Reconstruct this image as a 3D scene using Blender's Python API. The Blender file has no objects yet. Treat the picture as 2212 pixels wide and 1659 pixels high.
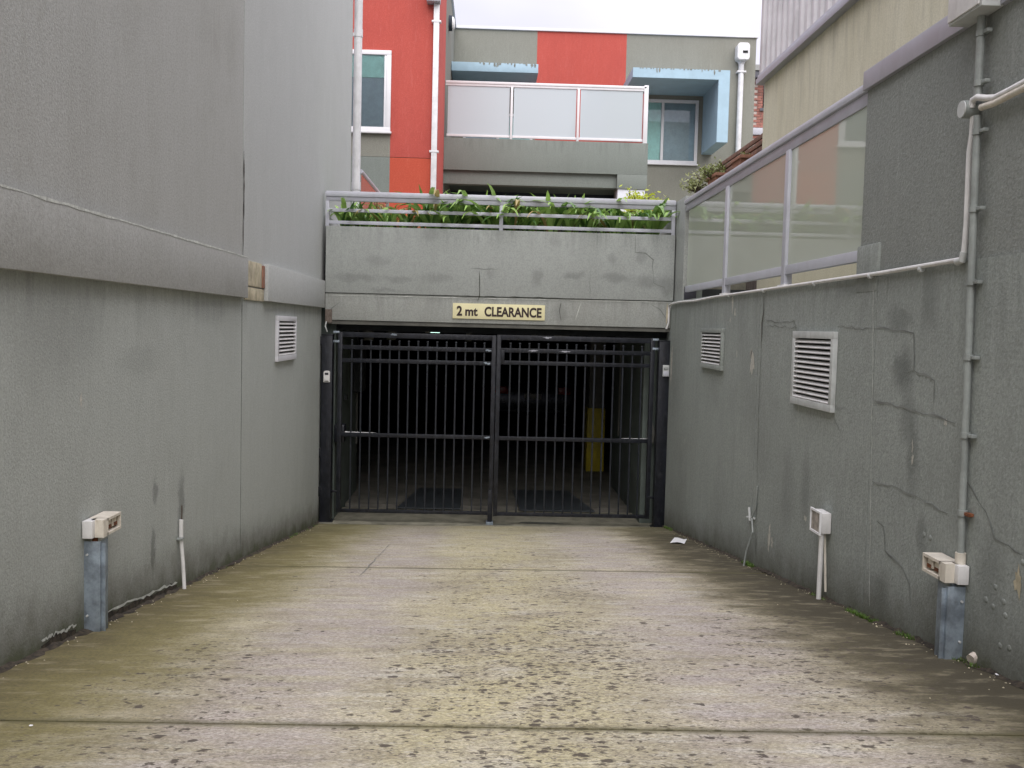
import bpy, bmesh, math, random
from mathutils import Vector, Matrix
random.seed(7)
SC = bpy.context.scene
COL = SC.collection
rad = math.radians

# ------------------------------------------------------------------ camera
# photograph measured on a 2212 x 1659 grid; focal length 2050 grid pixels
F = 2050.0; PX, PY = 1106.0, 829.5; VX, VY = 1055.0, 707.0; SL = .023
EYE = Vector((0, 0, 2.12))
yc = Vector((VX - PX, -(VY - PY), F)).normalized()
xc = Vector((1, -SL, -(yc[0] - SL * yc[1]) / yc[2])).normalized()
zc = -xc.cross(yc)
if zc[1] < 0: zc = -zc
cam_d = bpy.data.cameras.new('camera'); cam = bpy.data.objects.new('camera', cam_d); COL.objects.link(cam)
cam_d.sensor_width = 36; cam_d.lens = 36 * F / 2212; cam_d.clip_end = 500; cam_d.clip_start = .05
R_ = Matrix(((xc[0], xc[1], -xc[2]), (yc[0], yc[1], -yc[2]), (zc[0], zc[1], -zc[2])))
cam.matrix_world = Matrix.Translation(EYE) @ R_.to_4x4()
SC.camera = cam
def ray(px, py):
    d = Vector((px - PX, -(py - PY), F)); return Vector((d.dot(xc), d.dot(yc), d.dot(zc)))
def oX(px, py, X): r = ray(px, py); return EYE + r * (X / r[0])
def oY(px, py, Y): r = ray(px, py); return EYE + r * (Y / r[1])
def oZ(px, py, Z): r = ray(px, py); return EYE + r * ((Z - EYE[2]) / r[2])

# ------------------------------------------------------------------ world, sun, exposure
SUN_EL, SUN_AZ = rad(50), rad(168)      # azimuth clockwise from +Y
w = bpy.data.worlds.new('World'); SC.world = w; w.use_nodes = True
nt = w.node_tree; nt.nodes.clear()
out = nt.nodes.new('ShaderNodeOutputWorld'); bg = nt.nodes.new('ShaderNodeBackground')
sky = nt.nodes.new('ShaderNodeTexSky'); sky.sky_type = 'NISHITA'; sky.sun_disc = False
sky.sun_elevation = SUN_EL; sky.sun_rotation = SUN_AZ
tc = nt.nodes.new('ShaderNodeTexCoord'); mp = nt.nodes.new('ShaderNodeMapping'); mp.inputs['Scale'].default_value = (1.3, 1.3, 3.0)
mp.inputs['Location'].default_value = (.35, .2, .4)
nz = nt.nodes.new('ShaderNodeTexNoise'); nz.inputs['Scale'].default_value = 2.0; nz.inputs['Detail'].default_value = 4; nz.inputs['Roughness'].default_value = .42
cr = nt.nodes.new('ShaderNodeValToRGB')
cr.color_ramp.elements[0].position = .33; cr.color_ramp.elements[0].color = (7.3, 7.2, 8.6, 1)
cr.color_ramp.elements[1].position = .66; cr.color_ramp.elements[1].color = (10.6, 10.3, 11.2, 1)
mx = nt.nodes.new('ShaderNodeMix'); mx.data_type = 'RGBA'; mx.inputs[0].default_value = .93
L = nt.links.new
L(tc.outputs['Generated'], mp.inputs[0]); L(mp.outputs[0], nz.inputs['Vector']); L(nz.outputs['Fac'], cr.inputs[0])
# standard overcast luminance: (1 + 2 sin elevation) / 3
sz = nt.nodes.new('ShaderNodeSeparateXYZ'); L(tc.outputs['Generated'], sz.inputs[0])
ov = nt.nodes.new('ShaderNodeMath'); ov.operation = 'MULTIPLY_ADD'; ov.use_clamp = False; ov.inputs[1].default_value = 1.3; ov.inputs[2].default_value = .65
cl = nt.nodes.new('ShaderNodeClamp'); L(sz.outputs[2], cl.inputs[0]); L(cl.outputs[0], ov.inputs[0])
ml = nt.nodes.new('ShaderNodeMix'); ml.data_type = 'RGBA'; ml.blend_type = 'MULTIPLY'; ml.inputs[0].default_value = 1
L(cr.outputs[0], ml.inputs[6]); L(ov.outputs[0], ml.inputs[7])
L(sky.outputs[0], mx.inputs[6]); L(ml.outputs[2], mx.inputs[7]); L(mx.outputs[2], bg.inputs[0])
bg.inputs[1].default_value = .045
L(bg.outputs[0], out.inputs[0])
sl = bpy.data.lights.new('sun', 'SUN'); sl.energy = 1.5; sl.angle = rad(70); sl.color = (1, .96, .9)
so = bpy.data.objects.new('sun', sl); COL.objects.link(so)
sd = Vector((math.sin(SUN_AZ) * math.cos(SUN_EL), math.cos(SUN_AZ) * math.cos(SUN_EL), math.sin(SUN_EL)))
so.rotation_euler = sd.to_track_quat('Z', 'Y').to_euler(); so.location = (0, 0, 30)
SC.view_settings.view_transform = 'Standard'; SC.view_settings.look = 'None'
SC.view_settings.exposure = 1.42; SC.view_settings.gamma = 1

# ------------------------------------------------------------------ node helpers
class N:
    def __init__(s, name):
        s.m = bpy.data.materials.new(name); s.m.use_nodes = True; s.t = s.m.node_tree
        s.b = s.t.nodes['Principled BSDF']; s.out = s.t.nodes['Material Output']
        g = s.t.nodes.new('ShaderNodeNewGeometry'); s.pos = g.outputs['Position']
        s.sep = s.t.nodes.new('ShaderNodeSeparateXYZ'); s.l(s.pos, s.sep.inputs[0])
        s.x, s.y, s.z = s.sep.outputs
    def l(s, a, b): s.t.links.new(a, b)
    def val(s, sock, v):
        if isinstance(v, (int, float)): sock.default_value = v
        elif isinstance(v, (tuple, list)): sock.default_value = (*v, 1)[:4] if len(sock.default_value) == 4 else v
        else: s.l(v, sock)
    def math(s, op, a, b=0.0, c=None, clamp=False):
        n = s.t.nodes.new('ShaderNodeMath'); n.operation = op; n.use_clamp = clamp
        s.val(n.inputs[0], a); s.val(n.inputs[1], b)
        if c is not None: s.val(n.inputs[2], c)
        return n.outputs[0]
    def noise(s, scale=5, sc=(1, 1, 1), detail=3, rough=.5, loc=(0, 0, 0), dist=0):
        m = s.t.nodes.new('ShaderNodeMapping'); s.l(s.pos, m.inputs[0]); m.inputs['Scale'].default_value = sc; m.inputs['Location'].default_value = loc
        n = s.t.nodes.new('ShaderNodeTexNoise'); s.l(m.outputs[0], n.inputs['Vector'])
        n.inputs['Scale'].default_value = scale; n.inputs['Detail'].default_value = detail; n.inputs['Roughness'].default_value = rough
        n.inputs['Distortion'].default_value = dist
        return n.outputs['Fac']
    def ss(s, v, a, b, lo=0.0, hi=1.0):
        n = s.t.nodes.new('ShaderNodeMapRange'); n.interpolation_type = 'SMOOTHSTEP'
        s.val(n.inputs[0], v); n.inputs[1].default_value = a; n.inputs[2].default_value = b; n.inputs[3].default_value = lo; n.inputs[4].default_value = hi
        return n.outputs[0]
    def mix(s, f, a, b, mode='MIX'):
        n = s.t.nodes.new('ShaderNodeMix'); n.data_type = 'RGBA'; n.blend_type = mode
        s.val(n.inputs[0], f); s.val(n.inputs[6], a); s.val(n.inputs[7], b); return n.outputs[2]
    def bump(s, h, strength=.3, dist=.01, prev=None):
        n = s.t.nodes.new('ShaderNodeBump'); s.l(h, n.inputs['Height']); n.inputs['Strength'].default_value = strength; n.inputs['Distance'].default_value = dist
        if prev is not None: s.l(prev, n.inputs['Normal'])
        return n.outputs[0]
    def fin(s, color=None, rough=.7, nrm=None, metal=0, spec=None):
        if color is not None: s.val(s.b.inputs['Base Color'], color)
        s.val(s.b.inputs['Roughness'], rough); s.b.inputs['Metallic'].default_value = metal
        if nrm is not None: s.l(nrm, s.b.inputs['Normal'])
        if spec is not None: s.b.inputs['Specular IOR Level'].default_value = spec
        return s.m
def plain(name, c, rough=.5, metal=0, var=.18, dirt=.0, scale=9, bump=.0, dirtc=(.12, .1, .08)):
    n = N(name)
    f = n.noise(scale, detail=5, rough=.65)
    c2 = tuple(v * (1 - var * 1.6) for v in c); c3 = tuple(min(1, v * (1 + var * .4)) for v in c)
    col = n.mix(n.ss(f, .3, .7), c2, c3)
    if dirt:
        d = n.noise(scale * 2.2, (1, 1, .35), 5, .7, (3, 1, 7))
        col = n.mix(n.ss(d, .5, .75, 0, dirt), col, dirtc)
    r = n.math('MULTIPLY_ADD', f, .25, rough - .12, clamp=True)
    nr = n.bump(n.noise(scale * 12, detail=3), bump, .002) if bump else None
    return n.fin(col, r, nr, metal)
def stains(n, axis, lst):
    """soft stains: (u, z, ru, rz, strength); axis 'y' for side walls, 'x' for walls facing the camera"""
    u = n.y if axis == 'y' else n.x
    wob = n.math('MULTIPLY_ADD', n.noise(9, detail=6, rough=.75), .16, -.08)
    acc = 0.0
    for (cu, cz, ru, rz, st) in lst:
        a = n.math('DIVIDE', n.math('ADD', n.math('SUBTRACT', u, cu), wob), ru)
        b = n.math('DIVIDE', n.math('ADD', n.math('SUBTRACT', n.z, cz), wob), rz)
        d = n.math('SQRT', n.math('ADD', n.math('MULTIPLY', a, a), n.math('MULTIPLY', b, b)))
        acc = n.math('ADD', acc, n.ss(d, .3, 1.2, st, 0))
    return n.math('MINIMUM', acc, .9)
def stucco(name, base, dark, light, axis='y', streak=.6, grain=70, bump=.5, st=None, splash=None, blot=.5, top=None, bd=.006):
    n = N(name)
    sc = (.3, 3.6, .4) if axis == 'y' else (3.6, .3, .4)
    pm = n.ss(n.noise(.9, detail=4, rough=.6, loc=(4, 4, 9)), .35, .65, .15, 1)
    s1 = n.noise(1.3, sc, 6, .62)
    streak_ = n.math('MULTIPLY', pm, streak * .75)
    col = n.mix(n.math('MULTIPLY', n.ss(s1, .42, .7), streak_), base, dark)
    s2 = n.noise(1.1, sc, 6, .6, (9, 5, 3))
    col = n.mix(n.math('MULTIPLY', n.ss(s2, .52, .8), streak_), col, light)
    b = n.noise(1.1, detail=5, rough=.6, loc=(2, 8, 1))
    col = n.mix(n.ss(b, .45, .75, 0, blot), col, dark)
    b2 = n.noise(3.7, detail=5, rough=.7, loc=(6, 1, 4))
    col = n.mix(n.ss(b2, .55, .75, 0, blot * .5), col, light)
    g = n.noise(grain, detail=4, rough=.6)
    col = n.mix(n.ss(g, .35, .6, .36, 0), col, tuple(v * .72 for v in dark))
    g2 = n.noise(grain * .9, (1, 1, .55), 4, .7, (5, 2, 8))
    col = n.mix(n.ss(g2, .52, .72, 0, .28), col, tuple(min(1, v * 1.22) for v in light))
    g3 = n.noise(14, (1.6, 1.6, .5), 6, .75, (2, 7, 3))
    col = n.mix(n.ss(g3, .48, .7, 0, .4), col, dark)
    g4 = n.noise(10, (2.2, 2.2, .3), 6, .75, (8, 3, 3))
    col = n.mix(n.ss(g4, .54, .72, 0, .45), col, light)
    if top:       # run-down dirt from a top edge
        z0, dz = top
        t = n.math('MULTIPLY', n.ss(n.z, z0 - dz, z0, 0, 1), n.ss(n.noise(2.1, sc, 8, .78, (1, 1, 1), .6), .42, .72))
        col = n.mix(n.math('MULTIPLY', t, .55), col, tuple(v * .45 for v in base))
    if st:
        col = n.mix(stains(n, axis, st), col, tuple(v * .42 for v in base))
    if splash:    # height above the sloping driveway
        hgt = n.math('ADD', n.z, n.math('MULTIPLY_ADD', n.y, .126, -1.26))
        hgt = n.math('ADD', hgt, n.math('MULTIPLY_ADD', n.noise(6, detail=5, rough=.7), -.28, .12))
        col = n.mix(n.ss(hgt, -.06, splash, .75, 0), col, (.085, .08, .055))
        hgt2 = n.math('ADD', hgt, .06)
        col = n.mix(n.ss(hgt2, .0, .12, .6, 0), col, (.07, .085, .03))
    nb = n.bump(n.noise(grain * 1.25, detail=4, rough=.65), bump, bd)
    nb = n.bump(n.noise(2.2, detail=3), .12, .03, nb)
    return n.fin(col, .88, nb, 0, .25)

# ------------------------------------------------------------------ materials
M = {}
LST = [(oX(392, 1090, -1.8).y, 1.02, .07, .22, .65), (oX(331, 1160, -1.8).y, .86, .035, .17, .8), (oX(335, 1075, -1.8).y, 1.18, .04, .09, .7),
       (4.95, 1.9, .35, .1, .2), (6.2, 2.2, .5, .12, .25), (4.1, 2.1, .5, .3, .25)]
M['wall_l'] = stucco('render_left', (.435, .46, .435), (.335, .35, .33), (.485, .51, .485), 'y', .4, 75, .5, LST, .3, .45, (2.3, .3))
M['wall_lu'] = stucco('render_left_upper', (.42, .425, .41), (.32, .32, .295), (.45, .455, .44), 'y', .35, 75, .4, None, None, .65)
M['wall_lf'] = stucco('render_left_far', (.47, .485, .475), (.39, .40, .39), (.51, .525, .515), 'y', .35, 75, .35, None, None, .3)
RST = []
for (px, py, ru, rz, s) in ((1800, 880, .25, .02, .3), (1950, 800, .13, .12, .55), (1945, 690, .16, .08, .4), (1960, 900, .1, .16, .35), (1972, 990, .07, .22, .4), (2010, 640, .1, .2, .3),
                            (1990, 1160, .06, .12, .35), (1900, 1290, .12, .17, .4), (1700, 1060, .15, .3, .2), (2140, 1250, .12, .2, .25), (1740, 1060, .1, .25, .3), (1850, 620, .3, .05, .3)):
    p = oX(px, py, 1.97); RST.append((p.y, p.z, ru, rz, min(.85, s * 1.35)))
M['wall_r'] = stucco('render_right', (.33, .358, .335), (.235, .252, .235), (.39, .415, .395), 'y', .45, 60, .55, RST, .3, .55, (2.45, .6))
M['wall_ru'] = stucco('render_right_rough', (.275, .292, .272), (.2, .21, .195), (.33, .345, .322), 'y', .25, 60, .6, None, None, .5, None, .009)
FST = []
for (px, py, ru, rz, s) in ((815, 565, .16, .07, .3), (770, 600, .3, .05, .35), (860, 604, .2, .04, .3), (945, 600, .2, .06, .3), (1240, 595, .13, .045, .45), (1160, 600, .08, .11, .4), (1330, 600, .2, .06, .45),
                            (1400, 610, .18, .09, .4), (1322, 560, .05, .08, .35), (1385, 555, .06, .1, .35), (1440, 620, .1, .15, .4), (1060, 590, .06, .07, .25), (830, 628, .2, .03, .3), (930, 505, .1, .1, .3), (1200, 520, .07, .1, .2), (1210, 675, .1, .12, .35)):
    p = oY(px, py, 10.25); FST.append((p.x, p.z, ru, rz, s))
M['fascia'] = stucco('render_fascia', (.37, .39, .375), (.285, .298, .282), (.425, .445, .43), 'x', .4, 90, .25, FST, None, .25, (3.16, .3), .003)
M['lintel'] = stucco('render_lintel', (.36, .375, .355), (.26, .262, .24), (.43, .44, .42), 'x', .6, 90, .25, FST, None, .45, (2.45, .3), .003)
M['beige'] = stucco('render_beige', (.64, .61, .47), (.50, .465, .33), (.68, .65, .52), 'y', .6, 80, .25, None, None, .3, (4.8, 1.2), .003)
M['beige_x'] = stucco('render_facade', (.225, .226, .196), (.175, .174, .148), (.265, .266, .236), 'x', .35, 60, .15, None, None, .3, None, .003)
M['bgrey'] = stucco('render_balcony', (.20, .225, .208), (.16, .178, .164), (.235, .26, .242), 'x', .35, 60, .15, None, None, .3, (5.62, .3), .003)
M['red'] = stucco('render_red', (.43, .082, .064), (.33, .06, .05), (.47, .13, .11), 'x', .35, 60, .15, None, None, .3, None, .003)
M['red2'] = stucco('render_red_lower', (.47, .085, .05), (.42, .07, .04), (.52, .14, .09), 'x', .5, 60, .15, None, None, .4, None, .003)
M['redside'] = stucco('render_red_side', (.52, .105, .085), (.3, .06, .055), (.56, .12, .1), 'y', .6, 60, .15, None, None, .5, None, .003)
M['blue'] = plain('blue_paint', (.32, .46, .56), .6, 0, .06, .1, 4, 0, (.2, .24, .26))
M['blued'] = M['blue']
M['white'] = plain('white_frame', (.66, .66, .69), .45, 0, .04, .06, 3)
M['pipew'] = plain('painted_downpipe', (.66, .66, .68), .4, 0, .1, .2, 5)
M['alu'] = plain('powder_coat_grey', (.51, .52, .58), .42, .05, .06, .15, 5)
M['alud'] = plain('powder_coat_darker_grey', (.38, .385, .43), .4, .1, .08, .15, 5)  # darker tone of the grey powder coat
M['galv'] = plain('galvanised_steel', (.33, .39, .45), .5, .45, .3, .25, 11, .1)
M['cream'] = plain('aged_white_plastic', (.70, .65, .56), .5, 0, .1, .3, 14, 0, (.3, .2, .1))
M['plastic'] = plain('white_plastic', (.74, .73, .72), .45, 0, .08, .25, 12, 0, (.35, .33, .3))
M['greypl'] = plain('grey_conduit', (.30, .325, .31), .5, 0, .15, .3, 9)
M['lightgrey'] = plain('light_grey_plastic', (.55, .57, .56), .5, 0, .1, .2, 8)
M['black'] = plain('black_gate_paint', (.012, .014, .021), .38, .1, .35, .25, 14, .15, (.10, .10, .11))
M['bars'] = plain('black_bar_paint', (.013, .017, .025), .4, .1, .3, .3, 25, .1, (.09, .1, .11))
M['dark'] = plain('dark_void', (.012, .012, .014), .9)
M['rubber'] = plain('dark_flashing', (.045, .045, .06), .7)
M['rust'] = plain('rust', (.22, .075, .03), .9, 0, .4, .3, 30)
M['sign'] = plain('sign_face', (.80, .74, .45), .45, 0, .04, .06, 5, 0, (.6, .5, .3))
M['ink'] = plain('sign_ink', (.03, .015, .015), .5, 0, .1)
M['yellow'] = plain('yellow_guard', (.55, .44, .02), .5, 0, .12, .25, 8)
M['terracotta'] = plain('terracotta', (.30, .14, .09), .8, 0, .2, .4, 14)
M['timber'] = plain('stained_timber', (.20, .105, .07), .75, 0, .3, .35, 14)
M['brownwall'] = stucco('stained_wall', (.17, .14, .12), (.05, .035, .03), (.28, .24, .2), 'y', .8, 50, .5, None, None, .7)
M['soil'] = plain('soil', (.06, .047, .032), .95, 0, .5, .3, 30, .6)
M['brick'] = plain('brick', (.33, .14, .11), .85, 0, .35, .2, 5)
M['mortar'] = plain('mortar', (.42, .36, .33), .9)
M['roof'] = plain('dark_gutter', (.08, .08, .1), .5)
M['block'] = plain('bare_cream_block', (.56, .5, .36), .85, 0, .25, .45, 9, .4, (.25, .22, .1))
M['peel'] = plain('bare_plaster', (.55, .54, .48), .9, 0, .2, .3, 30)
M['peelw'] = plain('lifted_paint_edge', (.62, .64, .60), .8, 0, .2, .4, 30)
M['crackm'] = plain('crack_shadow', (.09, .095, .08), .95, 0, .3)
M['crackf'] = plain('hairline_crack', (.225, .238, .222), .95, 0, .25)
M['paper'] = plain('paper', (.82, .82, .83), .8, 0, .04)
M['cup'] = plain('weathered_foam', (.62, .55, .48), .8, 0, .2, .4, 25, .3)
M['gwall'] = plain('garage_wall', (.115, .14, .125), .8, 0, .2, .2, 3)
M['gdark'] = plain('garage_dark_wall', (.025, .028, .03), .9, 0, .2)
M['gcol'] = plain('garage_column', (.15, .15, .135), .85, 0, .2, .2, 4)
M['steelpl'] = plain('steel_plate', (.10, .115, .13), .5, .5, .25, .3, 8)
M['bluepipe'] = plain('blue_fitting', (.02, .12, .35), .5)
M['whitec'] = plain('white_column', (.6, .62, .68), .6, 0, .04)
M['clad'] = plain('metal_cladding', (.62, .60, .61), .5, .15, .12, .15, 2)
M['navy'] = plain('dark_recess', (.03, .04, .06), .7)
M['curtain'] = plain('aqua_blind', (.48, .74, .72), .7, 0, .08)
M['curtainw'] = plain('grey_blind', (.36, .42, .50), .7, 0, .08)
M['carpaint'] = plain('dark_car_paint', (.03, .035, .05), .25, .4, .1)
M['carglass'] = plain('car_glass', (.01, .01, .012), .1)
M['tyre'] = plain('tyre', (.015, .015, .015), .9)
M['plate'] = plain('number_plate', (.7, .7, .66), .5)
M['taillight'] = plain('red_lens', (.5, .02, .02), .25)
M['flower'] = plain('orange_petal', (.75, .25, .03), .6)
def leafmat(name, c1, c2, sc=9, tr=.25):
    n = N(name); f = n.noise(sc, detail=2)
    oi = n.t.nodes.new('ShaderNodeObjectInfo')
    f = n.math('ADD', n.math('MULTIPLY', f, .6), n.math('MULTIPLY', oi.outputs['Random'], .62))
    col = n.mix(n.ss(f, .2, .85), c1, c2)
    n.b.inputs['Subsurface Weight'].default_value = 0
    m = n.fin(col, .42)
    t = n.t.nodes.new('ShaderNodeBsdfTranslucent'); n.l(col, t.inputs[0])
    mxs = n.t.nodes.new('ShaderNodeMixShader'); mxs.inputs[0].default_value = tr
    n.l(n.b.outputs[0], mxs.inputs[1]); n.l(t.outputs[0], mxs.inputs[2]); n.l(mxs.outputs[0], n.out.inputs[0])
    return m
M['leaf'] = leafmat('strap_leaf', (.04, .13, .02), (.36, .56, .14))
M['leafy'] = leafmat('lime_leaf', (.28, .42, .03), (.62, .68, .08), 14, .35)
M['leafb'] = leafmat('dry_fern', (.16, .17, .04), (.42, .32, .12), 14)
M['jade'] = leafmat('jade_leaf', (.16, .2, .05), (.42, .44, .22), 20, .15)
M['weed'] = leafmat('weed', (.04, .08, .015), (.12, .22, .03), 20)
M['bark'] = plain('bark', (.12, .09, .07), .9)
# glass that reflects and lets through
def glass(name, tint, refl=.0, haze=0.0, hc=(.6, .65, .62), rough=.02, ior=1.5):
    n = N(name)
    n.t.nodes.remove(n.b)
    tr = n.t.nodes.new('ShaderNodeBsdfTransparent'); tr.inputs[0].default_value = (*tint, 1)
    gl = n.t.nodes.new('ShaderNodeBsdfGlossy'); gl.inputs['Roughness'].default_value = rough
    fr = n.t.nodes.new('ShaderNodeFresnel'); fr.inputs[0].default_value = ior
    k = n.math('MULTIPLY_ADD', fr.outputs[0], 1.0 + refl, 0.0, clamp=True)
    df = n.t.nodes.new('ShaderNodeBsdfDiffuse'); df.inputs[0].default_value = (*hc, 1)
    m1 = n.t.nodes.new('ShaderNodeMixShader'); m1.inputs[0].default_value = haze
    if haze and haze < .5: n.l(n.ss(n.noise(1.5, (1, 1, .6), 5, .6), .25, .8, haze * .7, haze * 1.2), m1.inputs[0])
    n.l(tr.outputs[0], m1.inputs[1]); n.l(df.outputs[0], m1.inputs[2])
    m2 = n.t.nodes.new('ShaderNodeMixShader'); n.l(k, m2.inputs[0]); n.l(m1.outputs[0], m2.inputs[1]); n.l(gl.outputs[0], m2.inputs[2])
    n.l(m2.outputs[0], n.out.inputs[0]); return n.m
M['glass'] = glass('balustrade_glass', (.95, .98, .94), .15, .56, (.84, .90, .76))  # pale diffuse veil paints in the brightness of the lit wall behind
M['frost'] = glass('frosted_glass', (.8, .88, .9), 1.0, .9, (.50, .56, .60), .03)
M['pane'] = glass('window_glass', (.92, .97, .97), .6, .0)
M['paneg'] = glass('stair_glass', (.8, .9, .86), .4, .5, (.55, .62, .58))
def glow(name, c, s):
    n = N(name); n.b.inputs['Emission Color'].default_value = (*c, 1); n.b.inputs['Emission Strength'].default_value = s; return n.fin(c, .5)
M['exit'] = glow('lit_sign_face', (.6, .95, .8), 1.1)

# driveway material
def drive_mat():
    n = N('driveway_concrete')
    col = n.mix(n.ss(n.noise(1.6, (1, .8, 1), 6, .65), .35, .68), (.47, .42, .30), (.80, .73, .535))
    # cross streaks left by tyres and water
    s = n.noise(1.0, (2.2, 8, 8), 7, .74, (4, 2, 0))
    col = n.mix(n.ss(s, .48, .66, 0, .9), col, (.80, .765, .68))
    s = n.noise(1.0, (3, 10, 10), 7, .74, (1, 7, 0))
    col = n.mix(n.ss(s, .48, .66, 0, .75), col, (.31, .27, .215))
    # wheel tracks: greyer, slightly pink
    wob = n.math('MULTIPLY_ADD', n.noise(1.3, detail=4), .7, -.35)
    xx = n.math('ADD', n.x, wob)
    for cx, hw in ((-.72, .36), (.98, .38)):
        d = n.math('ABSOLUTE', n.math('SUBTRACT', xx, cx))
        trk = n.math('MULTIPLY', n.ss(d, .15, hw + .1, .75, 0), n.ss(n.noise(2.2, (1, 3, 1), 5, .6, (3, 3, 3)), .3, .6))
        col = n.mix(trk, col, (.58, .51, .50))
    # yellow green algae in the centre strip
    d = n.math('ABSOLUTE', n.math('SUBTRACT', xx, .1))
    col = n.mix(n.math('MULTIPLY', n.ss(d, .1, .6, .7, 0), n.ss(n.noise(3, detail=5, rough=.65, loc=(8, 0, 2)), .3, .6)), col, (.68, .61, .335))
    # fine sand grain
    g = n.noise(60, (1, 1.6, 1), 5, .75)
    col = n.mix(n.ss(g, .4, .66, .45, 0), col, (.17, .145, .11))
    g = n.noise(28, (1, 2.2, 1), 5, .75, (3, 9, 1))
    col = n.mix(n.ss(g, .50, .68, 0, .6), col, (.68, .64, .57))
    g = n.noise(11, (1, 2.6, 1), 6, .75, (7, 2, 1))
    col = n.mix(n.ss(g, .52, .68, 0, .45), col, (.34, .295, .23))
    # mossy margins
    w2 = n.math('MULTIPLY_ADD', n.noise(2.4, (1, 1.6, 1), 6, .68, (5, 5, 5)), .95, -.47)
    xl = n.math('ADD', n.x, w2)
    col = n.mix(n.ss(xl, -1.5, -.7, .92, 0), col, (.225, .195, .07))
    col = n.mix(n.ss(xl, -1.9, -1.15, .85, 0), col, (.10, .082, .04))
    col = n.mix(n.ss(xl, 1.1, 1.65, 0, .94), col, (.15, .128, .072))
    col = n.mix(n.ss(xl, 1.3, 1.85, 0, .9), col, (.060, .052, .034))
    # moss near the gate end
    ye = n.math('ADD', n.y, w2)
    col = n.mix(n.ss(ye, 8.6, 10.2, 0, .45), col, (.24, .225, .13))
    g = n.noise(75, (1, 1.5, 1), 5, .8, (2, 2, 9))
    col = n.mix(n.ss(g, .36, .6, .5, 0), col, (.05, .045, .03))
    g = n.noise(5, (1, 2.4, 1), 6, .7, (4, 2, 9))
    col = n.mix(n.ss(g, .5, .68, 0, .35), col, (.44, .39, .27))
    # lichen / oil spots
    def spots(scale, thr, dens, dark, seed, pick):
        m = n.t.nodes.new('ShaderNodeMapping'); n.l(n.pos, m.inputs[0]); m.inputs['Location'].default_value = (seed, seed * 2, 0); m.inputs['Scale'].default_value = (1, 1.25, 0)
        nzz = n.t.nodes.new('ShaderNodeTexNoise'); nzz.inputs['Scale'].default_value = 40; nzz.inputs['Detail'].default_value = 3; n.l(m.outputs[0], nzz.inputs['Vector'])
        add = n.t.nodes.new('ShaderNodeVectorMath'); add.operation = 'MULTIPLY_ADD'; n.l(nzz.outputs['Color'], add.inputs[0]); add.inputs[1].default_value = (.06, .06, 0); n.l(m.outputs[0], add.inputs[2])
        v = n.t.nodes.new('ShaderNodeTexVoronoi'); v.inputs['Scale'].default_value = scale; n.l(add.outputs[0], v.inputs['Vector'])
        sp = n.t.nodes.new('ShaderNodeSeparateColor'); n.l(v.outputs['Color'], sp.inputs[0])
        size = n.math('MULTIPLY_ADD', sp.outputs[1], thr * .75, thr * .25)
        on = n.math('LESS_THAN', sp.outputs[0], n.math('MULTIPLY', dens, pick))
        dd = n.math('SUBTRACT', v.outputs['Distance'], size)
        return n.math('MULTIPLY', n.math('MULTIPLY', n.ss(dd, -.14, .04, 1, 0), on), dark)
    cluster = n.noise(1.8, (1, .6, 1), 4, .6, (2, 6, 4))
    dc = n.math('ABSOLUTE', n.math('SUBTRACT', n.x, .22))
    dens = n.math('MULTIPLY', n.ss(dc, .25, .75, 1, .0), n.ss(n.y, 4.0, 8.3, 1, .12))
    dr = n.math('ABSOLUTE', n.math('SUBTRACT', n.x, 1.35)); dens = n.math('ADD', dens, n.math('MULTIPLY', n.ss(dr, .15, .5, .55, 0), n.ss(n.y, 4, 5.5, 1, .2)))
    dl = n.math('ABSOLUTE', n.math('SUBTRACT', n.x, -1.05)); dens = n.math('ADD', dens, n.math('MULTIPLY', n.ss(dl, .1, .5, .5, 0), n.ss(n.y, 3, 4.6, 1, .1)))
    dens = n.math('MULTIPLY', dens, n.ss(cluster, .3, .62, .15, 1.2))
    sp1 = spots(18, .44, dens, .9, 1.3, .8); sp2 = spots(32, .48, dens, .9, 4.1, .8); sp3 = spots(10, .24, dens, .85, 8.7, .35); sp4 = spots(55, .5, dens, .75, 2.2, 1.0)
    col = n.mix(sp4, col, (.12, .10, .08))
    col = n.mix(sp1, col, (.075, .06, .05)); col = n.mix(sp2, col, (.085, .07, .055)); col = n.mix(sp3, col, (.08, .065, .05))
    # dirt gathered in the joints
    for yj, kx in ((2.84, .046), (6.56, .075)):
        dj = n.math('ABSOLUTE', n.math('ADD', n.math('SUBTRACT', n.math('MULTIPLY_ADD', n.x, kx, n.y), yj), n.math('MULTIPLY_ADD', n.noise(9, detail=4), .04, -.02)))
        col = n.mix(n.ss(dj, .004, .05, .7, 0), col, (.11, .10, .05))
    nb = n.bump(n.noise(1.0, (26, 150, 26), 2, .5), .35, .002)
    nb = n.bump(n.noise(45, detail=5, rough=.7), .5, .004, nb)
    return n.fin(col, .86, nb, 0, .3)
M['drive'] = drive_mat()
M['gfloor'] = plain('garage_floor_concrete', (.18, .17, .145), .75, 0, .25, .3, 3, .2)
M['thresh'] = plain('threshold_concrete', (.23, .22, .17), .8, 0, .25, .5, 5, .3, (.1, .1, .05))

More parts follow.
